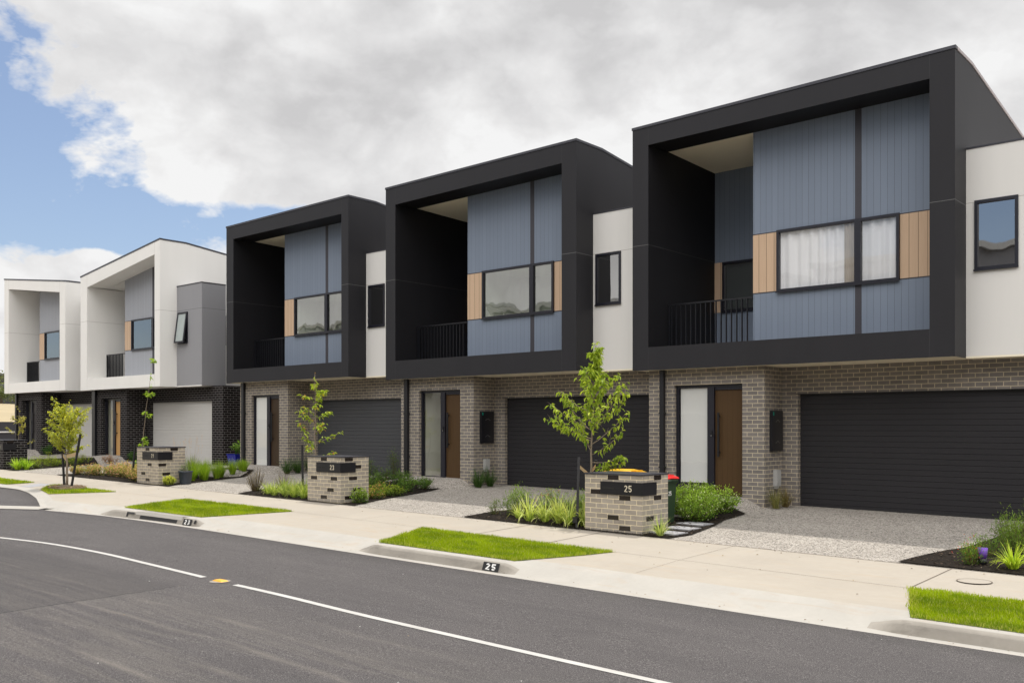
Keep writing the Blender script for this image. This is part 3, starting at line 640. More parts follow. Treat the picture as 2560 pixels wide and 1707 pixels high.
P19 = dict(label='white framed townhouse with steeply rising roofline, grey side wing and oak front door', dark=False, z0=.27,
           xl=-38.90, xr=-32.50, ztl=7.842, ztr=8.595, zb=3.15, jl=-38.316, jr=-32.884, zil=7.354, zir=8.06, zs=3.62, cl=-36.80, wl=-36.22, s0=-34.60, s1=-34.45, wr=-32.6,
           tz=(4.74, 5.90), inner=None, back='room', wx1=-30.77, wyb=19.42, wt=6.88, win=(-32.38, -31.72, 4.75, 5.90), awning=True, b0=-38.36, d0=-37.735, d1=-36.142, pc=-35.60, g0=-35.30, g1=-30.86, ge=-30.12, endwall=True,
           zf=.46, dt=2.79, gar='garw', mx=-37.0, door='doort', side='glass', dp=(-38.36, -38.10), rec=.17)
P17 = dict(label='leftmost white framed townhouse, its roofline falling to the right, dark front door', dark=False, z0=.32,
           xl=-46.70, xr=-40.32, ztl=8.55, ztr=7.83, zb=3.20, jl=-46.20, jr=-40.853, zil=8.03, zir=7.40, zs=3.66, cl=-44.87, wl=-44.27, s0=-42.70, s1=-42.56, wr=-40.9,
           tz=(4.74, 5.93), inner=None, back='room', wx1=-38.91, wt=6.95, win=(-40.1, -39.4, 4.75, 5.9), b0=-46.10, d0=-45.55, d1=-43.95, pc=-43.40, g0=-43.1, g1=-38.7, ge=-38.365,
           zf=.50, dt=2.86, gar='garw', mx=-45.0, door='doord', side='glass', dp=(-46.06, -45.90), rec=.22)
for p in (P25, P23, P21, P19, P17): house(p)

# ------------------------------------------------------------------ ground, road, kerb, path
mb = MB()
xs = [-400, -200, -120, -80, -60, -48] + [x for x in range(-44, 21, 4)] + [40, 100, 300]; ys = [-300, -120, -60, -30, -16, -8, 0, 8, 14, 18.9, 24, 40, 80, 160, 400]
def gz0(x, y): return g(x, y) - .30 if y < 14 else g(x, y) - .06
for a, b in zip(xs, xs[1:]):
    for c, d in zip(ys, ys[1:]): mb.q((a, c, gz0(a, c) - .1), (b, c, gz0(b, c) - .1), (b, d, gz0(b, d) - .1), (a, d, gz0(a, d) - .1))
struct(obj('ground', mb, M['soil']))
def grid(xs, ys, zf):
    m_ = MB(); n = len(ys)
    for x in xs:
        for y in ys: m_.v.append((x, y, zf(x, y)))
    for i in range(len(xs) - 1):
        for j in range(n - 1): a = i * n + j; m_.f.append((a, a + n, a + n + 1, a + 1)); m_.m.append(0); m_.sm.append(True)
    return m_
fr_ = lambda a, b, s: [a + (b - a) * i / max(1, round((b - a) / s)) for i in range(max(1, round((b - a) / s)) + 1)]
mb = MB(); RX = fr_(-70, -30, 2) + fr_(-29.75, -14, .25) + fr_(-13, 30, 1); nr = 26
for x in RX:
    L = lip(x) + .012
    for j in range(nr + 1): y = -8 + (L + 8) * (j / nr); mb.v.append((x, y, road_z(x, y)))
    mb.v.append((x, L + .02, road_z(x, L) - .12))
for i in range(len(RX) - 1):
    for j in range(nr + 1): a = i * (nr + 2) + j; mb.f.append((a, a + nr + 2, a + nr + 3, a + 1)); mb.m.append(0); mb.sm.append(True)
struct(obj('road', mb, M['asphalt']))
struct(obj('gravel_driveway', grid(fr_(-47, 6, .2), fr_(13.31, 19.2, .2), gravel_z), M['gravel']))
# kerb and gutter: one lofted strip, full-height where the verges stand
VERGES = [(-11.54, -8.80, .44, .38), (-19.92, -16.95, .55, .38), (-3.25, 30, .52, 0)]      # full kerb from..to, ramp lengths
def kfull(x):
    t = 0
    for a, b, ra, rb in VERGES: t = max(t, min(sm((x - a + ra) / max(ra, .01)), sm((b + rb - x) / max(rb, .01))))
    return t
mb = MB(); KX = fr_(-60, -30, 1) + fr_(-29.9, -21, .1)[0:] + fr_(-20.95, 0, .05) + fr_(.5, 30, .5)
prev = None
for x in KX:
    t = kfull(x); L = lip(x); gx = g(x, 10.05)
    fl = [(0, -.105), (.33, -.128), (.40, -.115), (.46, -.10), (.60, -.045), (.83, .013)]
    fu = [(0, -.105), (.34, -.145), (.385, -.045), (.42, -.006), (.52, .004), (.83, .013)]
    k_ = wf(x) / .83; lk = lowd(x) / .105
    row = [(x, L + (a[0] * (1 - t) + b[0] * t) * k_, gx + (a[1] * lk if a[1] < 0 else a[1]) * (1 - t) + b[1] * t + .03 * (L + (wf(x) - .83) - 9.62 if j_ == 5 else L - 9.62)) for j_, (a, b) in enumerate(zip(fl, fu))]
    i = len(mb.v); mb.v += row
    if prev is not None:
        for j in range(5): mb.f.append((prev + j, i + j, i + j + 1, prev + j + 1)); mb.m.append(1 if (j == 1 or (j == 2)) and t > .15 else 0); mb.sm.append(j not in (1,))
    prev = i
def kz(x, d):   # height/pos on the full kerb face
    return
kerb = struct(obj('kerb', mb, [M['kerb'], M['kface']]))
# side inlet pit in the kerb in front of verge 23 : dark slot with lintel
def kpt(x, a): L = lip(x); return L + a
pit = thing('drain_inlet', 'long dark stormwater inlet slot cast into the kerb by the painted number 23', 'drain', (-19.0, kpt(-19, .36), g(-19, 10) - .1))
mb = MB(); n = 14
for i in range(n):
    a = -18.92 + 1.38 * i / n; b = -18.92 + 1.38 * (i + 1) / n
    za, zb_ = g(a, 10.05), g(b, 10.05); ya, yb_ = kpt(a, .352), kpt(b, .352)
    mb.q((a, ya - .008, za - .138), (b, yb_ - .008, zb_ - .138), (b, yb_ + .022, zb_ - .062), (a, ya + .022, za - .062))
obj('opening', mb, M['blackm'], pit)
mb = MB()
for i in range(n):
    a = -19.1 + 1.72 * i / n; b = -19.1 + 1.72 * (i + 1) / n
    za, zb_ = g(a, 10.05), g(b, 10.05); ya, yb_ = kpt(a, .36), kpt(b, .36)
    mb.q((a, ya + .010, za - .060), (b, yb_ + .010, zb_ - .060), (b, yb_ + .045, zb_ + .008), (a, ya + .045, za + .005)).q((a, ya + .045, za + .005), (b, yb_ + .045, zb_ + .008), (b, yb_ + .30, zb_ + .008), (a, ya + .30, za + .005))
obj('lintel', mb, M['kerb'], pit)
mb = MB()   # tar and old paint scuffs on the pit surround
for a, b, lo_, hi_ in ((-19.42, -19.36, -.12, -.02), (-19.36, -19.12, -.05, -.02), (-16.98 + .06, -16.98 + .13, -.09, -.02)):
    mb.q((a, kpt(a, .35) - .004, g(a, 10.05) + lo_), (b, kpt(b, .35) - .004, g(b, 10.05) + lo_), (b, kpt(b, .382) - .006, g(b, 10.05) + hi_), (a, kpt(a, .382) - .006, g(a, 10.05) + hi_))
obj('tar_scuff', mb, M['blackm'], pit)
# painted house numbers on the kerb face
def kerbnum(txt, x0, x1, lab):
    mb = MB(); xm = (x0 + x1) / 2
    B = lambda x: (x, kpt(x, .345) - .012, g(x, 10.05) - .135); T = lambda x: (x, kpt(x, .39) - .012, g(x, 10.05) - .018)
    o = ((x0 + x1) / 2, kpt(xm, .35) - .02, g(xm, 10) - .13)
    mb.q(B(x0), B(x1), T(x1), T(x0))
    R = thing('kerb_number', lab, 'painted number', o); obj('painted_panel', mb, M['blackm'], R)
    b0, t0 = B(x0), T(x0); uy = [(t0[k] - b0[k]) for k in range(3)]; n_ = sqrt(sum(a * a for a in uy)); uy = [a / n_ for a in uy]
    h = n_ * .76; ux = [x1 - x0, B(x1)[1] - b0[1], B(x1)[2] - b0[2]]; n2 = sqrt(sum(a * a for a in ux)); ux = [a / n2 for a in ux]
    mb = MB(); w = x1 - x0
    org = [b0[k] + ux[k] * w * .5 + uy[k] * n_ * .12 + (0, -.004, .0)[k] for k in range(3)]
    mb.text(txt, h, org, ux, uy, t=.22, align='CENTER', wscale=1.45, gap=.25, stencil=True); obj('digits', mb, M['white'], R)
kerbnum('25', -9.17, -8.86, 'crisp white stencilled 25 on the kerb before the nearest grass verge')
kerbnum('23', -17.31, -17.0, 'stencilled house number beside the long stormwater inlet slot, worn paint')

# footpath and crossovers
def padfun(x, y): return g(x, y)
mb = MB(); n = 8; XS = fr_(-60, -30, 1) + fr_(-29.8, -20, .2) + fr_(-19.5, 30, .5)
for x in XS:
    lo = lip(x) + wf(x) - .001
    for j in range(n + 1): y = lo + (13.3 - lo) * j / n; mb.v.append((x, y, g(x, y) + (.03 * (L * 0))))
for i in range(len(XS) - 1):
    for j in range(n): a = i * (n + 1) + j; mb.f.append((a, a + n + 1, a + n + 2, a + 1)); mb.m.append(0); mb.sm.append(False)
def jl_(x0, y0, x1, y1, w=.012):
    dx, dy = x1 - x0, y1 - y0; l = sqrt(dx * dx + dy * dy); nx, ny = -dy / l * w / 2, dx / l * w / 2
    P = lambda x, y: (x, y, g(x, y) + .004)
    mb.q(P(x0 - nx, y0 - ny), P(x1 - nx, y1 - ny), P(x1 + nx, y1 + ny), P(x0 + nx, y0 + ny), m=1)
jl_(-35, 11.76, -27.3, 11.76, .008); jl_(-23.6, 11.78, -20.6, 11.84, .006); jl_(-16.4, 11.90, -12.4, 11.84, .007); jl_(-8.1, 11.72, -3.8, 11.67, .007)
for X in (-3.77, -6.95, -9.45, -11.05, -2.4, -14.2, -22.3, -25.2): jl_(X, 11.76, X + .02, 13.3, .017 if X in (-3.77, -9.45, -11.05) else .006)
jl_(-6.9, 10.5, -6.95, 11.72, .005)
jl_(-40, 13.305, 20, 13.305, .016)
struct(obj('footpath', mb, [M['path'], M['joint']]))
mb = MB()   # flush concrete strip between bay and road
PP = [(-21.85, 9.02), (-22.5, 8.47), (-23.2, 7.95), (-24.2, 7.6), (-26, 6.2), (-29, 3.6)]
for (a, b), (c, d) in zip(PP, PP[1:]):
    P = lambda x, y, o: (x - o * .62, y + o * .76, road_z(x, y) + .014)
    mb.q(P(a, b, 0), P(c, d, 0), P(c, d, .72), P(a, b, .72))
struct(obj('concrete_strip', mb, M['kerb']))
mb = MB(); mb.q(*[(x, y, g(x, y) + .004) for x, y in [(-27.73, 10.95), (-27.04, 10.95), (-27.37, 11.7), (-28.15, 11.68)]]); tag(obj('pit_lid', mb, M['slate']), 'dark grey rectangular pit cover set in the concrete at the far verge', 'pit cover')
R = thing('manhole_cover', 'round concrete manhole cover with dark ring set in the footpath', 'manhole cover', (-3.28, 12.56, g(-3.28, 12.56)))
zz_ = g(-3.28, 12.56) + .007
mb = MB(); mb.disc(-3.28, 12.56, zz_, .19, 40); obj('lid', mb, M['path'], R)
mb = MB(); mb.disc(-3.28, 12.56, zz_ + .001, .205, 40, r0=.188); obj('ring', mb, M['joint'], R)

# road markings
def strip(name, pts, w, mat, dz=.005):
    mb = MB(); prev = None
    for i, (x, y) in enumerate(pts):
        a = pts[max(0, i - 1)]; b = pts[min(len(pts) - 1, i + 1)]; dx, dy = b[0] - a[0], b[1] - a[1]; l = sqrt(dx * dx + dy * dy); nx, ny = -dy / l * w / 2, dx / l * w / 2
        j = len(mb.v); mb.v += [(x - nx, y - ny, road_z(x, y) + dz), (x + nx, y + ny, road_z(x, y) + dz)]
        if prev is not None: mb.f.append((prev, j, j + 1, prev + 1)); mb.m.append(0); mb.sm.append(False)
        prev = j
    return obj(name, mb, mat)
def dens(pts, n=8):
    out = []; q = [pts[0]] + pts + [pts[-1]]
    for p0, p1, p2, p3 in zip(q, q[1:], q[2:], q[3:]):
        for i in range(n):
            t = i / n; out.append(tuple(.5 * (2 * b + (c - a) * t + (2 * a - 5 * b + 4 * c - d) * t * t + (3 * b - a - 3 * c + d) * t ** 3) for a, b, c, d in zip(p0, p1, p2, p3)))
    return out + [pts[-1]]
LINE1 = [(-24.0, 3.9), (-20.5, 5.45), (-18.2, 6.17), (-17.0, 6.42), (-15.7, 6.66), (-14.1, 6.75), (-12.5, 6.70), (-11.03, 6.64)]
LINE2 = [(-10.26, 6.61), (-9.2, 6.59), (-7.76, 6.52), (-6, 6.49), (-4.0, 6.47), (0, 6.47), (12, 6.47)]
struct(strip('centre_line', dens(LINE1), .085, M['line'])); struct(strip('centre_line', dens(LINE2), .085, M['line']))
R = thing('road_marker', 'small amber reflective marker in the gap of the white centre line', 'road marker', (-10.62, 6.62, road_z(-10.6, 6.6)))
zz_ = road_z(-10.62, 6.62)
mb = MB(); mb.disc(-10.62, 6.62, zz_ + .005, .13, 20); obj('glue_patch', mb, M['kface'], R)
mb = MB(); mb.v += [(-10.72, 6.57, zz_ + .006), (-10.52, 6.57, zz_ + .006), (-10.52, 6.68, zz_ + .006), (-10.72, 6.68, zz_ + .006), (-10.69, 6.585, zz_ + .022), (-10.55, 6.585, zz_ + .022), (-10.55, 6.665, zz_ + .022), (-10.69, 6.665, zz_ + .022)]
for f in ((4, 5, 6, 7), (0, 1, 5, 4), (1, 2, 6, 5), (2, 3, 7, 6), (3, 0, 4, 7)): mb.f.append(f); mb.m.append(0); mb.sm.append(False)
obj('reflector', mb, M['rpm'], R)

# dry leaves and grit blown along the gutter, the path edge and the drives
mb = MB()
def bit(x, y, z, c0, sz):
    a = random.uniform(0, 6.28); mb.leaf((x, y, z), (cos(a), sin(a), random.uniform(-.1, .3)), (0, 0, 1), sz, sz * random.uniform(.35, .6), c0, .3)
for _ in range(150):
    x = random.uniform(-28, -1); y = lip(x) + random.uniform(.05, .32); bit(x, y, g(x, 10.05) + lowd(x) * -1.15 + .012, mixc((.05, .035, .02), (.28, .20, .12), random.random()), random.uniform(.012, .035))
for _ in range(160):
    x = random.uniform(-30, -1); y = 13.3 - abs(random.gauss(0, .22)); bit(x, y, g(x, y) + .008, mixc((.04, .03, .02), (.25, .18, .11), random.random()), random.uniform(.012, .04))
for _ in range(90):
    x = random.uniform(-28, -1); y = random.uniform(10.7, 18.5); bit(x, y, gravel_z(x, y) + .012, mixc((.05, .035, .02), (.35, .26, .12), random.random()), random.uniform(.015, .045))
for _ in range(70):
    x = random.uniform(-13, -2); y = random.uniform(3.2, 9.5); c0 = random.choice([(.5, .5, .48), (.03, .03, .03), (.25, .2, .13)]); bit(x, y, road_z(x, y) + .006, c0, random.uniform(.01, .03))
tag(mb.build('fallen_litter', M['chip']), 'scattered dry leaves and grit along the kerb and footpath', 'litter', kind='stuff')

# ------------------------------------------------------------------ grass verges
def inside(pt, poly):
    x, y = pt; c = False; n = len(poly)
    for i in range(n):
        (x1, y1), (x2, y2) = poly[i], poly[(i + 1) % n]
        if (y1 > y) != (y2 > y) and x < (x2 - x1) * (y - y1) / (y2 - y1) + x1: c = not c
    return c
def polyarea(P): return abs(sum(a[0] * b[1] - b[0] * a[1] for a, b in zip(P, P[1:] + P[:1]))) / 2
def scatter(poly, n):
    xs_ = [p[0] for p in poly]; ys_ = [p[1] for p in poly]; out = []
    while len(out) < n:
        p = (random.uniform(min(xs_), max(xs_)), random.uniform(min(ys_), max(ys_)))
        if inside(p, poly): out.append(p)
    return out
def vnoise(x, y):
    return .5 + .25 * sin(x * 2.3 + 1.7 * sin(y * 1.9)) + .25 * sin(y * 3.7 + x * 1.1 + 2 * sin(x * .9))
def verge(poly, dens_, lab, hgt=.036, wid=.007):
    mb = MB(); pz = lambda x, y: g(x, y) + .006
    c = (sum(p[0] for p in poly) / len(poly), sum(p[1] for p in poly) / len(poly))
    for a, b in zip(poly, poly[1:] + poly[:1]): mb.q((*c, pz(*c) + .006), (*a, pz(*a)), (*b, pz(*b)), m=1)
    for p in poly: pass
    mb._pad(len(mb.v)); mb.c = [(.10, .17, .015)] * len(mb.v)
    for x, y in scatter(poly, int(polyarea(poly) * dens_)):
        t = vnoise(x * 1.3, y * 1.6) * .6 + random.random() * .5
        if random.random() < .5: x += random.gauss(0, .022); y += random.gauss(0, .018)
        edge = min(abs((b[1] - a[1]) * x - (b[0] - a[0]) * y + b[0] * a[1] - b[1] * a[0]) / sqrt((b[1] - a[1]) ** 2 + (b[0] - a[0]) ** 2) for a, b in zip(poly, poly[1:] + poly[:1]))
        col = mixc((.075, .125, .002), (.27, .365, .004), t * 1.1); col = mixc(col, (.06, .14, .01), .55 * (vnoise(x * 3.1 + 5, y * 4.3) > .62))
        if edge < .09 and random.random() < .4: col = mixc(col, (.42, .40, .10), random.uniform(.3, 1))
        elif random.random() < .09: col = mixc(col, (.45, .40, .16), .7)
        h = hgt * random.uniform(.55, 1.35) * (1 + .4 * vnoise(x * 4, y * 3))
        mb.blade((x, y, pz(x, y)), random.uniform(0, 6.28), h, wid, random.uniform(0, .5), random.uniform(.1, .9), col, 2, mixc(col, (.32, .36, .02), .35))
    o = obj('grass_verge', mb, [M['grass'], M['turf']]); tag(o, lab, 'grass', kind='stuff'); return o
verge([(-11.67, 10.18), (-11.95, 10.9), (-12.30, 11.78), (-8.08, 11.70), (-8.25, 11.2), (-8.76, 10.20)], 7500, 'bright green grass verge behind the kerb numbered 25')
verge([(-20.05, 10.12), (-20.3, 10.9), (-20.5, 11.86), (-16.35, 11.92), (-16.7, 11.1), (-17.05, 10.2)], 4500, 'bright green grass verge behind the kerb numbered 23', wid=.009)
verge([(-26.05, 10.82), (-27.0, 11.4), (-27.25, 11.78), (-23.7, 11.76), (-24.6, 10.42)], 1500, 'small grass verge around the staked street tree', wid=.012)
verge([(-34, 11.0), (-34, 11.7), (-28.54, 11.70), (-28.56, 10.92)], 1200, 'grass verge beside the parking bay at the left edge', wid=.014)
verge([(-3.27, 10.14), (-3.77, 11.66), (3, 11.62), (3, 10.12)], 7000, 'grass verge at the right edge beside the round manhole cover')
# mulch ring at the street tree
def flakes(mb, poly, n, lo=.02, hi=.075, cols=((.006, .005, .004), (.13, .095, .07)), zf=g, dz=.02):
    for x, y in scatter(poly, n):
        a = random.uniform(0, 6.28); L_ = random.uniform(lo, hi); W_ = L_ * random.uniform(.15, .4); z = zf(x, y) + dz + random.uniform(0, .02)
        col = mixc(*cols, random.random() ** 2)
        if random.random() < .025: col = (.30, .24, .18)
        dz_ = random.uniform(-.4, .4)
        mb.leaf((x, y, z), (cos(a), sin(a), dz_), (0, 0, 1), L_, W_, col, .15)
def circle(cx, cy, rx, ry, n=20): return [(cx + rx * cos(2 * pi * i / n), cy + ry * sin(2 * pi * i / n)) for i in range(n)]
mb = MB(); cpoly = circle(-25.9, 11.45, .75, .42)
for a, b in zip(cpoly, cpoly[1:] + cpoly[:1]): mb.q((-26.0, 11.45, g(-26, 11.45) + .10), (*a, g(*a) + .03), (*b, g(*b) + .03), m=1)
mb._pad(len(mb.v)); flakes(mb, cpoly, 900, .03, .08, ((.20, .13, .07), (.45, .33, .20)), dz=.05)
tag(obj('mulch_ring', mb, [M['chip'], M['soil']]), 'pale brown mulch ring around the foot of the staked street tree', 'mulch', kind='stuff')

# ------------------------------------------------------------------ mulch beds
BEDS = {
 'dark mulch bed around the letterbox numbered 25': ([(-12.80, 13.34), (-8.12, 13.34), (-8.03, 13.9), (-8.25, 15.1), (-8.5, 16.0), (-8.58, 16.95), (-9.2, 17.2), (-11.2, 17.4), (-11.9, 17.3), (-12.5, 16.2), (-12.75, 15.2), (-12.88, 14.3)], 5200),
 'dark mulch bed around the letterbox numbered 23': ([(-20.60, 13.34), (-16.1, 13.36), (-16.5, 14.4), (-16.8, 15.6), (-17.05, 16.9), (-18.3, 17.2), (-19.7, 17.8), (-20.2, 18.8), (-21.2, 18.5), (-21.2, 16.5), (-21.05, 14.3)], 2600),
 'dark mulch bed around the letterbox numbered 21': ([(-30.95, 13.34), (-23.95, 13.34), (-24.3, 13.9), (-24.5, 14.8), (-24.95, 16.4), (-25.5, 17.1), (-27.0, 17.2), (-28.2, 16.2), (-29.0, 15.0), (-30.3, 14.5), (-30.8, 14.0)], 2200),
 'dark mulch bed beside the black brick letterbox': ([(-41, 13.34), (-34.15, 13.34), (-34.35, 14.1), (-34.6, 15.7), (-34.9, 16.6), (-36.5, 17.2), (-40, 17.2), (-41, 15)], 1200),
 'dark mulch bed at the right edge of the last driveway': ([(-4.47, 13.34), (3, 13.34), (3, 18.6), (-3.75, 18.5), (-3.95, 17.6), (-4.0, 16.2), (-4.08, 15.2), (-4.25, 14.7), (-4.40, 13.9)], 9000)}
for lab, (poly, n) in BEDS.items():
    mb = MB(); me = bmesh.new(); vs = [me.verts.new((x, y, 0)) for x, y in poly]; f = me.faces.new(vs); bmesh.ops.triangulate(me, faces=[f])
    for f in me.faces: mb.q(*[(v.co.x, v.co.y, gravel_z(v.co.x, v.co.y) + .018) for v in f.verts], m=1)
    me.free(); mb._pad(len(mb.v)); flakes(mb, poly, n, zf=gravel_z)
    tag(obj('mulch_bed', mb, [M['chip'], M['mulch']]), lab, 'garden bed', kind='stuff')

# ------------------------------------------------------------------ letterboxes
def letterbox(x0, ztop, zbase, num, dark, pat_f, pat_s, lab, cap_x=1.19, y0=13.40, dep=.82):
    x1 = x0 + cap_x; y1 = y0 + dep
    R = thing('letterbox', lab, 'letterbox', (x0, y0, ztop), 'brick letterbox pillars at the footpath')
    mb = MB(); mb.box(x0, x1, y0, y1, zbase - .2, ztop - .02, 0)
    zt_ = ztop - .02
    for r, i in pat_f:
        a = x0 + (.24 * i if r % 2 == 0 else .12 + .24 * i); mb.box(a + .005, a + .235, y0 - .003, y0 + .01, zt_ - .086 * (r + 1) + .005, zt_ - .086 * r - .005, 1)
    for r, i in pat_s:
        a = y0 + (.12 + .24 * i if r % 2 == 0 else .24 * i); mb.box(x1 - .01, x1 + .003, a + .005, a + .235, zt_ - .086 * (r + 1) + .005, zt_ - .086 * r - .005, 1)
    obj('brick_pillar', mb, [M['brickk'] if dark else M['brickl'], M['darkb']], R)
    mb = MB(); mb.box(x0 - .015, x1 + .015, y0 - .015, y1 + .015, ztop - .018, ztop + .004); obj('capping', mb, M['cap_sunlit'] if False else M['cap'], R)
    a, b = x0 + .345, x1 + .022; zt2, zb2 = ztop - .135, ztop - .355
    mb = MB(); mb.box(a, b, y0 - .022, y0 - .001, zb2, zt2).box(x1 + .001, b, y0 - .001, y0 + .42, zb2, zt2)
    bx = obj('mail_box', mb, M['black'], R)
    mb = MB(); mb.box(a + .06, a + .30, y0 - .026, y0 - .0225, zt2 - .125, zt2 - .098); obj('mail_slot', mb, M['blackm'], bx)
    mb = MB(); mb.text(num, .112, (a + .50, y0 - .0245, zb2 + .056), (1, 0, 0), (0, 0, 1), t=.15, gap=.2); obj('house_number', mb, M['gold'], bx)
    return R
# brick texture phase relies on the object origin at the pillar's top left corner
M['brickl2'] = M['brickl']
letterbox(-9.87, .855, -.16, '25', False, [(0, 2), (3, 0), (4, 3), (8, 2), (10, 3)], [(0, 1), (4, 1), (8, 0), (10, 1)], 'grey brick letterbox pillar numbered 25 with scattered black bricks')
letterbox(-17.83, .99, -.06, '23', False, [(0, 2), (5, 0), (5, 3), (8, 3), (10, 2)], [(0, 0), (2, 1), (5, 1), (8, 1), (10, 0)], 'grey brick letterbox pillar numbered 23 with scattered black bricks')
letterbox(-25.80, 1.09, .03, '21', False, [(0, 2), (5, 2), (8, 1), (10, 2)], [(0, 1), (5, 0), (8, 0)], 'grey brick letterbox pillar numbered 21 with scattered black bricks')
letterbox(-36.53, 1.19, .14, '19', True, [], [(0, 0)], 'black brick letterbox pillar at the left edge')

# ------------------------------------------------------------------ wheelie bins
def bin_(x0, x1, y0, y1, z0, zr, lid, lab, mark):
    R = thing('wheelie_bin', lab, 'bin', ((x0 + x1) / 2, (y0 + y1) / 2, z0)); t = .05
    mb = MB(); n = 6
    A = [(x0 + t, y0 + t), (x1 - t, y0 + t), (x1 - t, y1 - t), (x0 + t, y1 - t)]; B = [(x0 + .015, y0 + .015), (x1 - .015, y0 + .015), (x1 - .015, y1 - .015), (x0 + .015, y1 - .015)]
    mb.v += [(a, b, z0 + .03) for a, b in A] + [(a, b, zr - .05) for a, b in B]
    for f in ((0, 3, 2, 1), (0, 1, 5, 4), (1, 2, 6, 5), (2, 3, 7, 6), (3, 0, 4, 7)): mb.f.append(f); mb.m.append(0); mb.sm.append(False)
    mb.box(x0 - .01, x1 + .02, y0 - .01, y1 + .01, zr - .07, zr - .045).box(x0, x1 + .01, y0, y1, zr - .045, zr)
    obj('body', mb, M['bin'], R)
    mb = MB(); L = x1 - x0; rows = []
    prof = [(x0 - .02, .0), (x0 + .03, .045), (x0 + .25 * L, .078), (x0 + .6 * L, .085), (x1 - .08, .06), (x1 + .02, .035), (x1 + .03, .0)]
    for px, pz in prof: mb.v += [(px, y0 - .015, zr + .002), (px, y0 + .02, zr + pz), (px, (y0 + y1) / 2, zr + pz + .012), (px, y1 - .02, zr + pz), (px, y1 + .015, zr + .002)]
    for i in range(len(prof) - 1):
        for j in range(4): a = i * 5 + j; mb.f.append((a, a + 5, a + 6, a + 1)); mb.m.append(0); mb.sm.append(True)
    mb.box(x1 - .06, x1 - .02, y0 + .1, y1 - .1, zr + .055, zr + .075)
    obj('lid', mb, M[lid], R)
    for yy in (y0 + .01, y1 - .05):
        mb = MB(); mb.tube([(x0 + .03, yy, z0 + .1), (x0 + .03, yy + .04, z0 + .1)], .1, 16); obj('wheel', mb, M['blackm'], R)
    mb = MB(); mb.tube([(x1 + .03, y0 + .05, zr - .03), (x1 + .03, y1 - .05, zr - .03)], .015, 6); obj('handle', mb, M['bin'], R)
    if mark:
        mb = MB(); tx = (x1 - .030); mb.text('25', .10, (x1 - .20, y0 + .016, zr - .30), (1, 0, 0), (0, .0, 1), t=.2); mb.text('25', .08, (x1 - .012, y0 + .2, zr - .30), (0, 1, 0), (0.0, 0, 1), t=.2)
        for k in range(5): mb.box(x1 - .21 + .014 * (k % 3), x1 - .12 - .012 * (k % 2), y0 + .008, y0 + .018 + .001 * k, zr - .50 + .034 * k, zr - .475 + .034 * k)
        obj('stencilled_mark', mb, M['white'], R)
bin_(-10.40, -9.72, 14.62, 15.15, g(-10, 15) + .02, .775, 'yel', 'wheelie bin with yellow lid behind the letterbox numbered 25', False)
bin_(-9.50, -8.98, 14.55, 15.05, g(-9, 15) + .0, .715, 'red', 'green wheelie bin with red lid beside the letterbox numbered 25', True)

# pavers, lights, pots
for i, (x, y) in enumerate([(-8.42, 13.80), (-8.52, 14.42), (-8.62, 15.05)]):
    mb = MB(); a = -.06; w, h = .27, .20; z = g(x, y)
    pts = [(x + sx * w * cos(a) - sy * h * sin(a), y + sx * w * sin(a) + sy * h * cos(a)) for sx, sy in ((-1, -1), (1, -1), (1, 1), (-1, 1))]
    mb.q(*[(px, py, z + .032) for px, py in pts])
    for p1, p2 in zip(pts, pts[1:] + pts[:1]): mb.q((*p1, z), (*p2, z), (*p2, z + .032), (*p1, z + .032))
    tag(objo('stepping_stone', mb, M['slate'], (x, y, z)), ['stone stepping slab nearest the footpath beside letterbox 25', 'middle one of three stone stepping slabs beside letterbox 25', 'stone stepping slab farthest from the footpath, by the red lid bin'][i], 'paver', 'stepping stones in the bed by letterbox 25')
def pot(x, y, r, h, mat, lab, name, square=False):
    z = gravel_z(x, y) + .01; R = thing(name, lab, 'plant pot', (x, y, z)); n = 4 if square else 24
    mb = MB(); prof = [(.78, 0), (1.0, .9), (1.08, .92), (1.08, 1.0), (.95, 1.0), (.93, .88)]
    for a, b in prof:
        for k in range(n): an = 2 * pi * (k + .5) / n; mb.v.append((x + r * a * cos(an), y + r * a * sin(an), z + h * b))
    for i in range(len(prof) - 1):
        for k in range(n): a = i * n + k; b = i * n + (k + 1) % n; mb.f.append((a, b, b + n, a + n)); mb.m.append(0); mb.sm.append(not square)
    obj('pot', mb, mat, R)
    mb = MB(); mb.q(*[(x + r * .93 * cos(2 * pi * (k + .5) / n), y + r * .93 * sin(2 * pi * (k + .5) / n), z + h * .885) for k in range(n)]); obj('potting_soil', mb, M['mulch'], R)
    return R, z + h * .88
RB, zb1 = pot(-28.50, 18.45, .36, .48, M['bluepot'], 'glossy cobalt blue pot with a leafy plant by the black brick corner', 'blue_planter', True)
RD, zb2 = pot(-24.30, 14.05, .19, .36, M['darkpot'], 'dark grey plastic pot beside the letterbox numbered 21', 'nursery_pot')
R = thing('solar_light', 'purple topped garden light in the mulch at the right edge', 'garden light', (-3.50, 13.80, g(-3.5, 13.8)))
z = g(-3.5, 13.8)
mb = MB(); mb.tube([(-3.5, 13.8, z + .10), (-3.5, 13.8, z + .24)], [.055, .065], 16); obj('purple_shade', mb, M['purple'], R)
mb = MB(); mb.tube([(-3.5, 13.8, z), (-3.5, 13.8, z + .10)], [.06, .055], 16); obj('base', mb, M['black'], R)
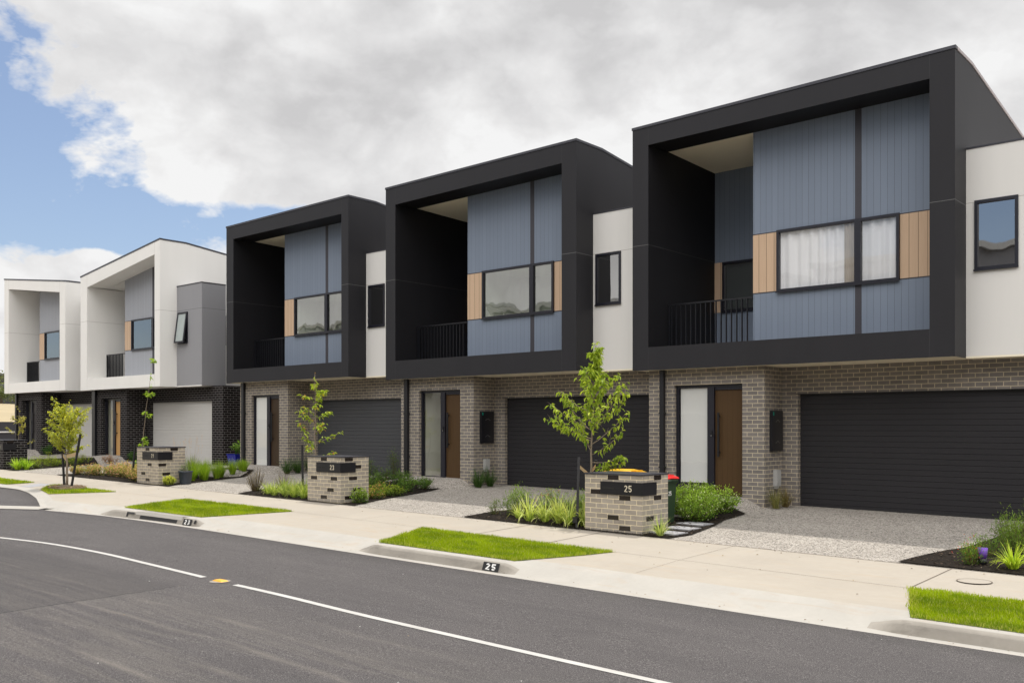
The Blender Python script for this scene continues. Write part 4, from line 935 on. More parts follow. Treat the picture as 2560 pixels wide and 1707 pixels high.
for i, (x, y, h, w) in enumerate([(-11.40, 13.62, .26, .035), (-10.09, 13.44, .20, .05)]):
    mb = MB(); z = g(x, y); mb.box(x - .012, x + .012, y - .012, y + .012, z, z + h * .6).box(x - w, x + w, y - w, y + w, z + h * .5, z + h)
    tag(objo('bollard_light', mb, M['black'], (x, y, z)), ['small black stake light among the grass clumps left of letterbox 25', 'small black box light at the foot of the stake by letterbox 25'][i], 'garden light')

# ------------------------------------------------------------------ plants
GY, GG, GD = (.30, .36, .04), (.12, .20, .02), (.035, .075, .012)
def clump(x, y, h, r, n, c1, c2, lab, group, name='grass_clump', w=.014, droop=1.5, lean=.9, tip=None, zf=None, stalks=0, cat='plant', seedc=(.45, .30, .20)):
    z = gravel_z(x, y) + .015; mb = MB()
    for _ in range(n):
        a = random.uniform(0, 6.28); q = random.random(); rr = r * .25 * sqrt(random.random())
        col = mixc(c1, c2, random.random()); L_ = h * random.uniform(.75, 1.25)
        mb.blade((x + rr * cos(a), y + rr * sin(a), z), a + random.uniform(-.5, .5), L_, w * random.uniform(.7, 1.2), lean * q * .8, droop * random.uniform(.3, 1.0) * (.3 + q), col, 4, tip and mixc(col, tip, .6))
    for _ in range(stalks):
        a = random.uniform(0, 6.28); rr = r * .3; px, py = x + rr * cos(a), y + rr * sin(a); H_ = h * random.uniform(1.5, 2.2); ln = random.uniform(.02, .2)
        mb.blade((px, py, z), a, H_, .006, ln, .15, (.30, .22, .14), 3)
        tx, ty, tz = px + cos(a) * sin(ln + .07) * H_, py + sin(a) * sin(ln + .07) * H_, z + H_ * .97
        for k in range(26):
            t = random.random() * .3; mb.leaf((tx - cos(a) * .1 * t, ty - sin(a) * .1 * t, tz - t * .9), (random.uniform(-1, 1), random.uniform(-1, 1), random.uniform(.2, 1)), (0, 0, 1), .035, .006, seedc)
    o = objo(name, mb, M['leaf'], (x, y, z)); tag(o, lab, cat, group); return o
def shrub(x, y, rx, ry, h, n, c1, c2, lab, group, name='shrub', L_=.03, W_=.014, cat='shrub', up=.6, accent=None, ap=.0, stems=14, spiky=.0, z=None, dead=False, parent=None):
    z = gravel_z(x, y) + .01 if z is None else z; mb = MB()
    shoots = []
    for k in range(stems):
        a = random.uniform(0, 6.28); q = sqrt(random.random()); ex, ey = x + rx * q * cos(a), y + ry * q * sin(a)
        ez = z + h * (1 - .55 * q * q) * random.uniform(.75, 1.12)
        sx, sy = x + (ex - x) * .25, y + (ey - y) * .25
        mx_, my_, mz_ = sx + (ex - sx) * .6, sy + (ey - sy) * .6, z + (ez - z) * .5
        shoots.append(((sx, sy, z), (mx_, my_, mz_), (ex, ey, ez)))
        mb.tube([(sx, sy, z), (mx_, my_, mz_), (ex, ey, ez)], [.006, .004, .002], 4, cap=False)
    mb._pad(len(mb.v)); mb.c = [(.16, .12, .06)] * len(mb.v)
    for _ in range(n):
        s_ = random.choice(shoots); t = random.random() ** .6
        if t < .5: P_ = mixc(s_[0], s_[1], t * 2)
        else: P_ = mixc(s_[1], s_[2], t * 2 - 1)
        sp = .05 + .05 * (h / .5)
        if t < .25 and not dead: P_ = tuple(a + random.gauss(0, .04) for a in P_)
        P_ = (P_[0] + random.gauss(0, sp * .5), P_[1] + random.gauss(0, sp * .5), max(z + .01, P_[2] + random.gauss(0, sp * .4)))
        d = (random.gauss(0, 1), random.gauss(0, 1), random.gauss(0, .6) + up)
        depth = (P_[2] - z) / h
        col = mixc(c1, c2, min(1, max(0, depth * .75 + random.uniform(-.3, .35))))
        if accent and random.random() < ap * (.3 + depth): col = mixc(accent, col, random.random() * .4)
        mb.leaf(P_, d, (random.gauss(0, 1), random.gauss(0, 1), 1), L_ * random.uniform(.7, 1.3), W_ * random.uniform(.7, 1.3), col)
    o = mb.build(name, M['leaf'], parent, ORG[parent] if parent is not None else (x, y, z))
    if parent is None: tag(o, lab, cat, group)
    return o

# bed by letterbox 25, left side
lg = 'strappy grass clumps in the bed left of letterbox 25'
for (x, y, h, n) in [(-11.32, 13.60, .50, 90), (-11.02, 13.70, .50, 90), (-10.66, 13.66, .54, 100), (-10.38, 13.60, .58, 110), (-10.08, 13.66, .56, 90), (-10.02, 13.95, .5, 80), (-11.75, 13.80, .34, 60)]:
    clump(x, y, h, .22, int(n * .62), (.17, .27, .03), (.52, .56, .14), 'strappy yellow green grass clump in the mulch left of letterbox 25', lg, w=.026, droop=2.5, lean=.95, tip=(.62, .62, .26))
shrub(-12.52, 13.98, .20, .2, .30, 420, (.03, .06, .01), (.20, .28, .05), 'small ferny shrub at the left tip of the bed by letterbox 25', None, 'small_shrub', .035, .008, up=.9, stems=16)
shrub(-12.05, 14.15, .36, .30, .58, 1500, (.05, .10, .01), (.26, .38, .05), 'feathery green shrub behind the strappy clumps left of letterbox 25', None, 'feathery_shrub', .055, .011, up=1.3, stems=40)
shrub(-11.3, 14.25, .38, .30, .58, 1500, (.05, .10, .01), (.26, .38, .05), 'feathery shrub with red flower heads left of letterbox 25', None, 'flowering_shrub', .055, .011, accent=(.50, .07, .05), ap=.07, up=1.3, stems=40)
shrub(-10.6, 14.3, .38, .3, .60, 1500, (.05, .10, .01), (.26, .38, .05), 'feathery green shrub just left of the bins by letterbox 25', None, 'feathery_shrub', .055, .011, up=1.3, stems=40)
shrub(-10.05, 14.35, .25, .25, .62, 1200, (.02, .05, .01), (.12, .20, .03), 'dark green upright shrub touching the left side of letterbox 25', None, 'feathery_shrub', .04, .007, up=1.0, stems=24)
# dense hedge-like bushes right
bg = 'round leafy green bushes between the bin and the bronze door'
for (x, y, r, h) in [(-8.82, 15.42, .36, .54), (-8.92, 15.85, .42, .54), (-8.90, 16.5, .40, .52), (-9.45, 15.95, .42, .56), (-9.5, 16.7, .45, .54), (-10.3, 16.6, .45, .52)]:
    shrub(x, y, r, r, h, 2000, (.05, .11, .01), (.38, .54, .06), 'dense leafy green bush in front of the bronze front door', bg, 'leafy_bush', .048, .019, up=1.1, stems=60, accent=(.70, .72, .5), ap=.05)
clump(-8.36, 13.45, .36, .2, 70, (.10, .17, .03), (.55, .58, .22), 'variegated grass clump at the right foot of letterbox 25', None, w=.014, droop=2.2, lean=1.1)
# grasses at the pier corners
for (x, y, lab, c1, c2) in [(-8.50, 18.10, 'brownish grass tuft', (.10, .11, .03), (.22, .20, .07)), (-8.45, 18.48, 'brownish grass tuft', (.10, .08, .03), (.20, .15, .06))]:
    clump(x, y, .46, .3, 110, c1, c2, 'brownish grass tuft at the pier corner under the small grey outlet of the nearest house', 'grass tufts under the nearest meter box', w=.01, droop=1.5)
for (x, y) in [(-16.66, 17.95), (-16.6, 18.35)]:
    clump(x, y, .52, .3, 150, (.02, .05, .01), (.06, .12, .02), 'dark green grass tuft at the pier corner of the middle charcoal house', 'dark grass tufts at the middle pier', w=.011, droop=1.5)
for (x, y) in [(-24.75, 17.80), (-24.72, 18.2), (-24.5, 18.5)]:
    clump(x, y, .52, .3, 140, (.02, .05, .01), (.06, .12, .02), 'dark green grass tuft at the pier corner beside the slate garage door', 'dark grass tufts by the slate garage door', w=.012, droop=1.5)
shrub(-35.3, 18.2, .3, .25, .38, 700, (.015, .05, .01), (.07, .17, .02), 'dark green bush at the black brick pier beside the oak door', None, 'green_bush', .05, .02)
shrub(-43.0, 18.2, .35, .3, .42, 700, (.015, .05, .01), (.07, .17, .02), 'dark green bush at the black brick pier of the leftmost house', None, 'green_bush', .05, .02)
# bed right edge of photo
shrub(-3.62, 13.72, .18, .16, .38, 900, (.07, .12, .015), (.20, .32, .03), 'small bushy plant with red tips beside the purple garden light', None, 'flowering_shrub', .04, .009, accent=(.55, .06, .03), ap=.10, up=1.0, stems=18)
shrub(-3.62, 14.5, .28, .25, .30, 900, (.03, .07, .01), (.15, .24, .03), 'low feathery shrub behind the purple garden light', None, 'feathery_shrub', .045, .006, up=1.0, stems=22)
for (x, y, h) in [(-3.10, 13.68, .36), (-2.9, 14.3, .42), (-2.6, 13.8, .36)]:
    clump(x, y, h, .22, 110, (.18, .28, .02), (.52, .60, .06), 'bright lime strappy clump in the mulch at the right edge', 'lime clumps in the right edge bed', w=.018, droop=2.0, lean=1.0)
for (x, y, h) in [(-3.62, 15.9, .5), (-3.35, 15.1, .42), (-3.5, 16.9, .6), (-3.0, 15.6, .55)]:
    shrub(x, y, .33, .33, h, 1500, (.04, .08, .01), (.18, .27, .03), 'tall feathery green shrub beside the last driveway at the right edge', 'feathery shrubs in the right edge bed', 'feathery_shrub', .05, .008, up=1.1, stems=30)
# bed 23 right: low mixed shrubs
sg = 'low mixed shrubs right of letterbox 23'
for (x, y, r, h, c2, acc, ap) in [(-16.36, 13.72, .22, .34, (.26, .36, .03), None, 0), (-16.85, 14.5, .3, .30, (.30, .38, .04), (.50, .25, .10), .3), (-17.2, 15.1, .35, .36, (.16, .25, .03), (.50, .25, .10), .25), (-16.9, 15.2, .3, .30, (.34, .42, .04), None, 0),
                                (-17.15, 15.9, .35, .34, (.14, .24, .03), None, 0), (-17.2, 16.5, .32, .32, (.13, .22, .03), None, 0), (-17.9, 15.2, .4, .42, (.12, .20, .03), None, 0), (-18.3, 15.8, .4, .44, (.12, .20, .03), None, 0), (-18.1, 16.6, .4, .38, (.12, .20, .03), None, 0)]:
    shrub(x, y, r, r, h, 900, (.03, .07, .01), c2, 'low leafy shrub with lime and rust leaves in the bed right of letterbox 23', sg, 'low_shrub', .045, .022, accent=acc, ap=ap, stems=22, up=.8)
for (x, y, h) in [(-20.35, 18.35, .9), (-20.9, 17.9, .55), (-19.9, 17.6, .45)]:
    shrub(x, y, .3, .25, h, 700, (.02, .05, .01), (.12, .18, .03), 'wispy dark green shrub in front of the slate garage door', 'wispy shrubs before the slate garage door', 'wispy_shrub', .05, .012, up=1.2, stems=18)
# bed 23 left
cg = 'variegated strappy clumps left of letterbox 23'
for (x, y, h) in [(-19.85, 13.72, .34), (-19.45, 13.62, .34), (-19.05, 13.66, .36), (-18.65, 13.62, .36), (-18.28, 13.62, .38), (-18.02, 13.72, .36), (-19.6, 14.0, .4), (-19.2, 14.05, .42), (-18.75, 14.05, .42), (-18.4, 14.0, .44)]:
    clump(x, y, h, .24, 90, (.12, .20, .02), (.46, .50, .14), 'arching variegated strappy clump in front of the bed left of letterbox 23', cg, w=.018, droop=2.1, lean=1.0)
shrub(-20.75, 13.95, .32, .28, .62, 260, (.20, .15, .08), (.36, .28, .14), 'dry brown twiggy shrub at the left tip of the bed by letterbox 23', None, 'dry_shrub', .04, .006, up=1.3, stems=70, dead=True)
shrub(-20.0, 14.3, .3, .28, .55, 160, (.28, .18, .12), (.42, .30, .20), 'pale dry grassy shrub behind the clumps left of letterbox 23', None, 'dry_shrub', .03, .005, up=1.3, stems=40, dead=True)
# bed 21 right: fine bright grasses, seed heads, yellow plant
fg = 'fine bright green tussock grasses by the middle driveway'
for (x, y, h) in [(-24.95, 14.65, .44), (-25.15, 15.1, .5), (-24.85, 15.0, .46), (-25.05, 15.5, .5), (-25.3, 15.8, .46), (-25.45, 16.3, .44), (-25.75, 15.2, .55), (-26.0, 15.7, .5), (-25.6, 16.8, .36), (-25.9, 16.9, .32)]:
    clump(x, y, h, .3, 260, (.10, .19, .01), (.30, .40, .03), 'fine upright bright green tussock in the bed right of letterbox 21', fg, 'tussock_grass', w=.009, droop=.9, lean=.55)
for (x, y, h) in [(-26.0, 14.9, .62), (-26.6, 15.6, .62)]:
    clump(x, y, h, .28, 150, (.10, .15, .03), (.30, .34, .10), 'taller grass with fawn seed heads in the bed right of letterbox 21', 'seed head grasses behind letterbox 21', 'seeding_grass', w=.009, droop=.8, lean=.45, stalks=9)
shrub(-24.36, 13.58, .20, .13, .24, 520, (.12, .16, .02), (.60, .60, .08), 'yellow leaved plant at the right foot of letterbox 21', None, 'yellow_plant', .06, .032, stems=44)
shrub(-24.30, 14.05, .18, .18, .25, 260, (.04, .08, .02), (.16, .24, .08), 'x', None, 'foliage', .04, .012, z=zb2, parent=RD)
shrub(-28.50, 18.45, .22, .2, .52, 130, (.03, .08, .01), (.20, .32, .04), 'x', None, 'foliage', .11, .05, z=zb1, parent=RB, stems=6)
# bed 21 left: pinkish yellow low shrubs
pg = 'low yellow and pink shrubs left of letterbox 21'
for (x, y, r, h) in [(-30.5, 13.8, .3, .28), (-30.0, 14.0, .42, .38), (-29.4, 14.0, .42, .40), (-28.8, 14.1, .42, .42), (-28.2, 14.15, .42, .42), (-27.6, 14.1, .42, .42), (-27.0, 13.95, .36, .42), (-26.55, 13.80, .34, .40), (-26.15, 13.66, .28, .36), (-29.0, 14.7, .4, .4), (-28.2, 14.9, .4, .4)]:
    shrub(x, y, r, r * .8, h, 620, (.08, .09, .02), (.42, .42, .10), 'low shrub with yellow and pinkish leaves in the bed left of letterbox 21', pg, 'low_shrub', .055, .028, accent=(.55, .30, .18), ap=.45, stems=20)
# bed 19
for (x, y) in [(-34.35, 13.50), (-33.95 - .3, 13.75)]:
    clump(x, y, .42, .3, 120, (.14, .26, .02), (.40, .52, .05), 'lime strappy clump beside the black brick letterbox', 'lime clumps by the black letterbox', w=.026, droop=1.6)
for (x, y, r, h) in [(-34.55, 14.25, .35, .38), (-34.8, 14.9, .35, .36), (-35.0, 15.6, .38, .34), (-35.3, 16.2, .35, .36), (-35.1, 14.8, .35, .5)]:
    shrub(x, y, r, r, h, 520, (.06, .10, .01), (.32, .38, .03), 'rounded lime green mound in the bed beside the white house driveway', 'lime mounds in the far bed', 'mound_shrub', .05, .02, stems=18)
shrub(-33.4 - 1.2, 16.9, .35, .3, .34, 500, (.15, .08, .04), (.40, .22, .12), 'rusty red low shrub at the end of the far bed', None, 'rusty_shrub', .05, .02)
# ------------------------------------------------------------------ trees
import mathutils
Vv = mathutils.Vector
def tube_pts(a, b, n, wob):
    A, B = Vv(a), Vv(b); out = []
    for i in range(n + 1):
        t = i / n; p = A.lerp(B, t); k = wob * sin(pi * t)
        out.append(tuple(p + Vv((random.uniform(-k, k), random.uniform(-k, k), 0))))
    return out
def tree(x, y, topx, topy, h, r0, br, leaves, c1, c2, lab, grp=None, L_=.085, W_=.036, name='young_tree', accent=None, ap=0, bark='bark', zb=None, lift=.5, droop=.7, wob=.02):
    z = (gravel_z(x, y) if zb is None else zb)
    R = thing(name, lab, 'tree', (x, y, z), grp)
    tr = tube_pts((x, y, z), (topx, topy, z + h), 10, wob)
    mb = MB(); mb.tube(tr, [r0 * (1 - .85 * i / 10) for i in range(11)], 8)
    twigs = []
    for (t, az, ln, up) in br:        # fraction of height, azimuth, length, rise angle
        i = min(9, int(t * 10)); p0 = Vv(tr[i]).lerp(Vv(tr[i + 1]), t * 10 - i)
        d = Vv((cos(az) * cos(up), sin(az) * cos(up), sin(up))); pts = [tuple(p0)]; q = p0.copy(); n = 5
        for k in range(n):
            d = (d + Vv((random.uniform(-.15, .15), random.uniform(-.15, .15), lift * .15))).normalized(); q = q + d * ln / n; pts.append(tuple(q))
            if k >= 1:
                for _ in range(2):
                    dd = (d + Vv((random.uniform(-1, 1), random.uniform(-1, 1), random.uniform(-.3, .6)))).normalized(); e = q + dd * ln * random.uniform(.14, .30)
                    twigs.append((tuple(q), tuple(e)))
        mb.tube(pts, [r0 * .38 * (1 - .8 * k / n) for k in range(n + 1)], 5)
        twigs += [(pts[k], pts[k + 1]) for k in range(1, n)] * 2
    for i in range(7, 10): twigs += [(tr[i], tr[i + 1])] * 3
    for a, b in twigs: mb.tube([a, b], [.003, .0015], 3, cap=False)
    obj('trunk', mb, M[bark], R)
    mb = MB()
    zs_ = [b[2] for a, b in twigs]; lo, hi = min(zs_), max(zs_)
    for _ in range(leaves):
        a, b = random.choice(twigs); t = random.uniform(.1, 1.1); P_ = tuple(p + (q - p) * t + random.gauss(0, .012) for p, q in zip(a, b))
        az = random.uniform(0, 6.28); dn = random.uniform(-1.4, .2) * droop
        d = (cos(az), sin(az), dn * 1.2)
        k = random.random(); col = mixc(c1, c2, min(1, max(0, .5 * k + .5 * random.random() + .15 * ((P_[2] - lo) / (hi - lo) - .5))))
        if accent and random.random() < ap: col = mixc(accent, col, random.random() * .5)
        mb.leaf(P_, d, (random.uniform(-.5, .5), random.uniform(-.5, .5), 1), L_ * random.uniform(.65, 1.25), W_ * random.uniform(.7, 1.2), col, .3)
    obj('crown', mb, M['leaf'], R)
    return R
br = []
for k in range(30):
    t = .37 + .58 * k / 30; prof = max(0, 1 - ((t - .47) / .36) ** 2)
    br.append((t, k * 2.4 + random.uniform(-.3, .3), .11 + .72 * prof * random.uniform(.75, 1.1), random.uniform(.2, .8)))
br += [(.33, -.3, .75, -.1), (.30, .3, .62, -.05), (.52, .6, .9, .5), (.5, pi, .85, .5), (.46, 3.6, .85, .2)]
tree(-10.42, 14.25, -10.24, 14.25, 3.38, .026, br, 1750, (.075, .155, .010), (.46, .53, .06), 'young green leafy tree with drooping leaves behind letterbox 25', L_=.115, W_=.050, droop=1.6)
br = []
for k in range(15):
    t = .30 + .62 * k / 15; br.append((t, k * 2.4 + .5, (.82 - .62 * t) * random.uniform(.7, 1.15), random.uniform(-.05, .5)))
tree(-18.90, 14.45, -19.0, 14.5, 2.98, .024, br, 560, (.14, .22, .02), (.42, .48, .05), 'young tree with yellowing rust tipped leaves behind letterbox 23', L_=.115, W_=.042, accent=(.50, .25, .06), ap=.12)
tree(-27.15, 14.15, -26.33, 14.15, 3.6, .018, [(.97, .3, .12, .3), (.98, 2.5, .12, .4), (.70, .2, .22, 0), (.70, 3., .2, .2), (.52, .1, .24, .1), (.55, 2.6, .15, .2), (.34, -.3, .18, .0), (.30, .4, .2, .1), (.28, 3., .14, .1), (.1, 3, .3, .3), (.06, 2.5, .3, .3)], 250, (.10, .20, .02), (.38, .48, .05), 'thin leaning sapling with few leaves behind letterbox 21', L_=.11, W_=.05)
br = []
for k in range(34):
    t = .40 + .58 * k / 34; br.append((t, k * 2.4, random.uniform(.42, .80) * (1 - .5 * abs(t - .6)), random.uniform(.2, 1.0)))
st_z = g(-26.3, 11.5) + .06
tree(-26.12, 11.55, -26.12, 11.6, 1.92, .038, br, 3600, (.16, .20, .02), (.62, .58, .06), 'bushy yellow green street tree between two black stakes', L_=.085, W_=.036, zb=st_z, accent=(.30, .36, .10), ap=.3, name='street_tree')
tree(-37.3, 14.7, -37.3, 14.7, 2.2, .022, [(.5, k * 2.1, .5, .6) for k in range(4)] + [(.7, k * 2.1, .4, .6) for k in range(4)] + [(.3, 1, .5, .3), (.3, 3.8, .4, .2)], 200, (.25, .24, .05), (.42, .38, .10), 'spindly sapling behind the black brick letterbox at the left edge', L_=.12, W_=.05)
# stakes and ties
def stakes(pts, lab, grp, ties, tname='tree_tie', tlab=''):
    for a, b in pts:
        mb = MB(); mb.bar(a, b, .045, .045); tag(objo('timber_stake', mb, M['stake'], a), lab, 'stake', grp)
    for a, b, c, d in ties:
        mb = MB()
        i = len(mb.v); mb.v += [a, b, c, d]; mb.f.append((i, i + 1, i + 2, i + 3)); mb.m.append(0); mb.sm.append(False)
        tag(objo(tname, mb, M['hess'], a), tlab, 'tree tie', tlab and 'hessian ties on ' + lab[-28:])
stakes([((-10.05, 13.40, -.15), (-10.34, 13.85, 1.10)), ((-10.55, 14.75, -.1), (-10.50, 14.60, 1.03))], 'black stake supporting the leafy tree behind letterbox 25', 'stakes at the tree behind letterbox 25',
       [((-10.33, 13.83, .98), (-10.38, 14.22, .80), (-10.38, 14.22, .73), (-10.33, 13.84, .91)), ((-10.50, 14.60, .96), (-10.40, 14.27, .82), (-10.40, 14.27, .75), (-10.50, 14.60, .88))], 'tree_tie', 'brown hessian tie between stake and trunk behind letterbox 25')
stakes([((-25.74, 11.50, .0), (-25.46, 11.62, 1.46)), ((-26.44, 11.62, .0), (-26.50, 11.60, .98))], 'black stake supporting the bushy street tree on the verge', 'stakes at the street tree',
       [((-25.55, 11.6, .98), (-26.09, 11.53, .90), (-26.09, 11.53, .80), (-25.56, 11.6, .88)), ((-26.49, 11.6, .93), (-26.14, 11.53, .82), (-26.14, 11.53, .72), (-26.49, 11.6, .83))], 'tree_tie', 'brown hessian tie between stake and trunk of the street tree')
stakes([((-26.95, 13.85, .05), (-26.86, 13.9, 1.3))], 'black stake at the leaning sapling behind letterbox 21', None, [])
stakes([((-18.95, 14.1, .0), (-19.05, 14.15, 1.22))], 'short black stake at the yellowing tree behind letterbox 23', None, [])

# ------------------------------------------------------------------ far background at the left
mb = MB()
def hz(x, y):
    d = max(0, (-x - 66)); return g(-48, 18.9) + .6 + min(d, 60) * .045 + 1.4 * sin(y * .03 + 1) * min(1, d / 60)
xs_ = [-62, -66, -72, -80, -90, -105, -130, -180, -300, -500]; ys_ = [-200, -100, -50, -20, 0, 15, 30, 50, 80, 140, 250, 400]
for a, b in zip(xs_, xs_[1:]):
    for c, d in zip(ys_, ys_[1:]): mb.q((b, c, hz(b, c)), (a, c, hz(a, c) - (1.2 if a == -62 else 0)), (a, d, hz(a, d) - (1.2 if a == -62 else 0)), (b, d, hz(b, d)))
struct(obj('hills', mb, M['drygrass']))
R = thing('dark_fence', 'long dark panel fence with pale top rail beyond the leftmost house', 'fence', (-60, 22, .6))
mb = MB(); mb.box(-60.1, -60, 10, 60, .2, 1.95); obj('fence_panel', mb, M['tarp'], R)
mb = MB(); mb.box(-59.99, -59.93, 10, 60, 1.30, 1.38); obj('rail', mb, M['white'], R)
R = thing('distant_building', 'dark grey building standing above the trees at the far left', 'building', (-152, 60, 4))
mb = MB(); mb.box(-165, -150, 50, 64, 3, 9.3); obj('wall', mb, M['tarp'], R)
mb = MB(); mb.box(-165.3, -149.7, 49.7, 64.3, 9.3, 9.6); obj('roof', mb, M['roof'], R)
mb = MB()
for yy in (52, 55.5, 59): mb.box(-149.99, -149.9, yy, yy + 1.6, 6.6, 8.2)
obj('window', mb, M['glassd'], R)
for i in range(16):
    d = 118 + (i * 37 % 30); y = 20 + i * 4.2; x = -d + 2; z = hz(x, y); H_ = 3.0 + (i * 13 % 7) * .38
    if abs(y - 58) < 5: H_ *= .85
    R = thing('background_tree', 'olive green bush tree on the slope beyond the leftmost house', 'tree', (x, y, z), 'trees on the far slope')
    mb = MB(); mb.tube([(x, y, z - .2), (x, y, z + H_ * .6)], [.18, .08], 6); obj('trunk', mb, M['barkd'], R)
    mb = MB(); cl_ = [(random.gauss(0, 1.3), random.gauss(0, 1.6), random.uniform(.25, 1) * H_, random.uniform(.6, 1.2)) for _ in range(12)]
    for _ in range(900):
        cx, cy, cz, cr = random.choice(cl_); P_ = (x + cx + random.gauss(0, cr * .5), y + cy + random.gauss(0, cr * .5), z + max(.1, cz + random.gauss(0, cr * .35)))
        mb.leaf(P_, (random.gauss(0, 1), random.gauss(0, 1), random.gauss(0, 1)), (0, 0, 1), .34, .22, mixc((.03, .045, .018), (.15, .17, .06), random.random() * .6 + .4 * (cz / H_ > .6)))
    obj('crown', mb, M['leaf'], R)

# ------------------------------------------------------------------ houses over the road (seen only in the window glass)
for i, x in enumerate([-75, -64, -53, -42, -31, -20, -9, 2, 13]):
    top = (9.1 if i < 6 else 8.4) + .35 * (i % 3); Y0 = -10.0
    R = thing('opposite_house', ['pale rendered house', 'grey rendered house'][i % 2] + ' over the road, mirrored in the windows', 'house', (x, Y0, .2), 'pale houses over the road' if i % 2 == 0 else 'grey houses over the road')
    mb = MB(); mb.box(x, x + 9.6, Y0 - 10, Y0, -.3, top); obj('wall', mb, M['cream_render' if i % 2 == 0 else 'grey_render'], R)
    mb = MB(); mb.box(x - .2, x + 9.8, Y0 - 10.2, Y0 + .3, top, top + .25); obj('roof', mb, M['greybox'], R)
    mb = MB(); mb.box(x + .6, x + 5.4, Y0, Y0 + .5, top - .6, top - .2).box(x + .6, x + 1.0, Y0, Y0 + .5, 4.4, top - .6).box(x + 5.0, x + 5.4, Y0, Y0 + .5, 4.4, top - .6).box(x + .6, x + 5.4, Y0, Y0 + .5, 4.0, 4.4); obj('upper_frame', mb, M['grey_render'], R)
    mb = MB(); mb.box(x + 2, x + 4.2, Y0 + .01, Y0 + .06, 5.6, 7.4); obj('window', mb, M['alu'], R)
    mb = MB(); mb.box(x + 6.6, x + 7.8, Y0 + .01, Y0 + .06, 5.6, 7.6); obj('window', mb, M['alu'], R)
    mb = MB(); mb.box(x + 3.4, x + 8.2, Y0 + .01, Y0 + .08, -.2, 2.3); obj('garage_door', mb, M['garw'], R)

# ------------------------------------------------------------------ sky, sun, camera
W = bpy.data.worlds.new('World'); S.world = W; W.use_nodes = True; nt = W.node_tree; nt.nodes.clear()
SUN = Vv((-.08, .31, .95)).normalized(); el = math.asin(SUN.z); rot = math.atan2(SUN.x, SUN.y)
out = N(nt, 'ShaderNodeOutputWorld'); bg = N(nt, 'ShaderNodeBackground'); nt.links.new(bg.outputs[0], out.inputs[0])
sky = N(nt, 'ShaderNodeTexSky'); sky.sky_type = 'NISHITA'; sky.sun_disc = False; sky.sun_elevation = el; sky.sun_rotation = rot; sky.air_density = 1.0; sky.dust_density = .6; sky.ozone_density = 1.6
bg.inputs[1].default_value = .10
tc = N(nt, 'ShaderNodeTexCoord'); sp = N(nt, 'ShaderNodeSeparateXYZ'); nt.links.new(tc.outputs['Generated'], sp.inputs[0])
# azimuth (radians from the street's diagonal) and elevation of the view direction
az0 = math.atan2(-.6536, .7567)
az = math_(nt, 'ARCTAN2', sp.outputs[0], sp.outputs[1]); a = math_(nt, 'SUBTRACT', az, az0)
elv = math_(nt, 'ARCSINE', sp.outputs[2])
def nz(sc, det, ro, off, dist=0, zs=1.9):
    mp = N(nt, 'ShaderNodeMapping'); nt.links.new(tc.outputs['Generated'], mp.inputs[0]); mp.inputs['Location'].default_value = off; mp.inputs['Scale'].default_value = (1, 1, zs); return noise(nt, mp.outputs[0], sc, det, ro, dist)
n1 = nz(5.0, 5, .60, (3, 1, 0), .35); n2 = nz(2.6, 4, .55, (7, 2.3, .4), .5); n3 = nz(9, 6, .64, (1, 5, 2), .35); n4 = nz(6.5, 5, .58, (4, 8, 1), .5, 1.5)
def blob(ca, ce, ra, re):      # soft patch, degrees
    u = math_(nt, 'DIVIDE', math_(nt, 'SUBTRACT', a, radians(ca)), radians(ra)); v = math_(nt, 'DIVIDE', math_(nt, 'SUBTRACT', elv, radians(ce)), radians(re))
    d = math_(nt, 'ADD', math_(nt, 'MULTIPLY', u, u), math_(nt, 'MULTIPLY', v, v)); return math_(nt, 'MAXIMUM', math_(nt, 'SUBTRACT', 1.0, d), 0.0)
pm = N(nt, 'ShaderNodeMapping'); nt.links.new(tc.outputs['Generated'], pm.inputs[0]); pm.inputs['Scale'].default_value = (1, 1, 1.5)
pn_ = N(nt, 'ShaderNodeTexNoise'); pn_.inputs['Scale'].default_value = 12; pn_.inputs['Detail'].default_value = 5; pn_.inputs['Roughness'].default_value = .62; nt.links.new(pm.outputs[0], pn_.inputs['Vector'])
pv = N(nt, 'ShaderNodeVectorMath'); pv.operation = 'SCALE'; pv.inputs['Scale'].default_value = .13; nt.links.new(pn_.outputs['Color'], pv.inputs[0])
pa = N(nt, 'ShaderNodeVectorMath'); pa.operation = 'ADD'; nt.links.new(pm.outputs[0], pa.inputs[0]); nt.links.new(pv.outputs[0], pa.inputs[1])
def vor(sc):
    w = N(nt, 'ShaderNodeTexVoronoi'); w.feature = 'F1'; w.inputs['Scale'].default_value = sc; nt.links.new(pa.outputs[0], w.inputs['Vector']); return w.outputs['Distance']
puff = math_(nt, 'SUBTRACT', 1.0, math_(nt, 'ADD', math_(nt, 'MULTIPLY', vor(9), .75), math_(nt, 'MULTIPLY', vor(22), .45)))   # mean about .45
def union(L):
    r = None
    for b_ in L:
        v = blob(*b_); r = v if r is None else math_(nt, 'MAXIMUM', r, v)
    return r
clear = union([(-30.5, 15.0, 10.2, 7.8), (-22.5, 10.9, 9.0, 2.9), (-14.5, 11.6, 8.5, 2.2), (-46, 15, 16, 9), (-127, 12, 11.5, 12), (-75, 7, 9, 7), (60, 50, 25, 14)])
wisp = union([(-26.5, 17.2, 3.2, 2.6), (-24, 14.6, 2.2, 2.2), (-24.0, 9.2, 1.2, .8)])
cumul = union([(-27.5, 5.8, 7.0, 4.6), (-24, 8.0, 4, 2.0)])
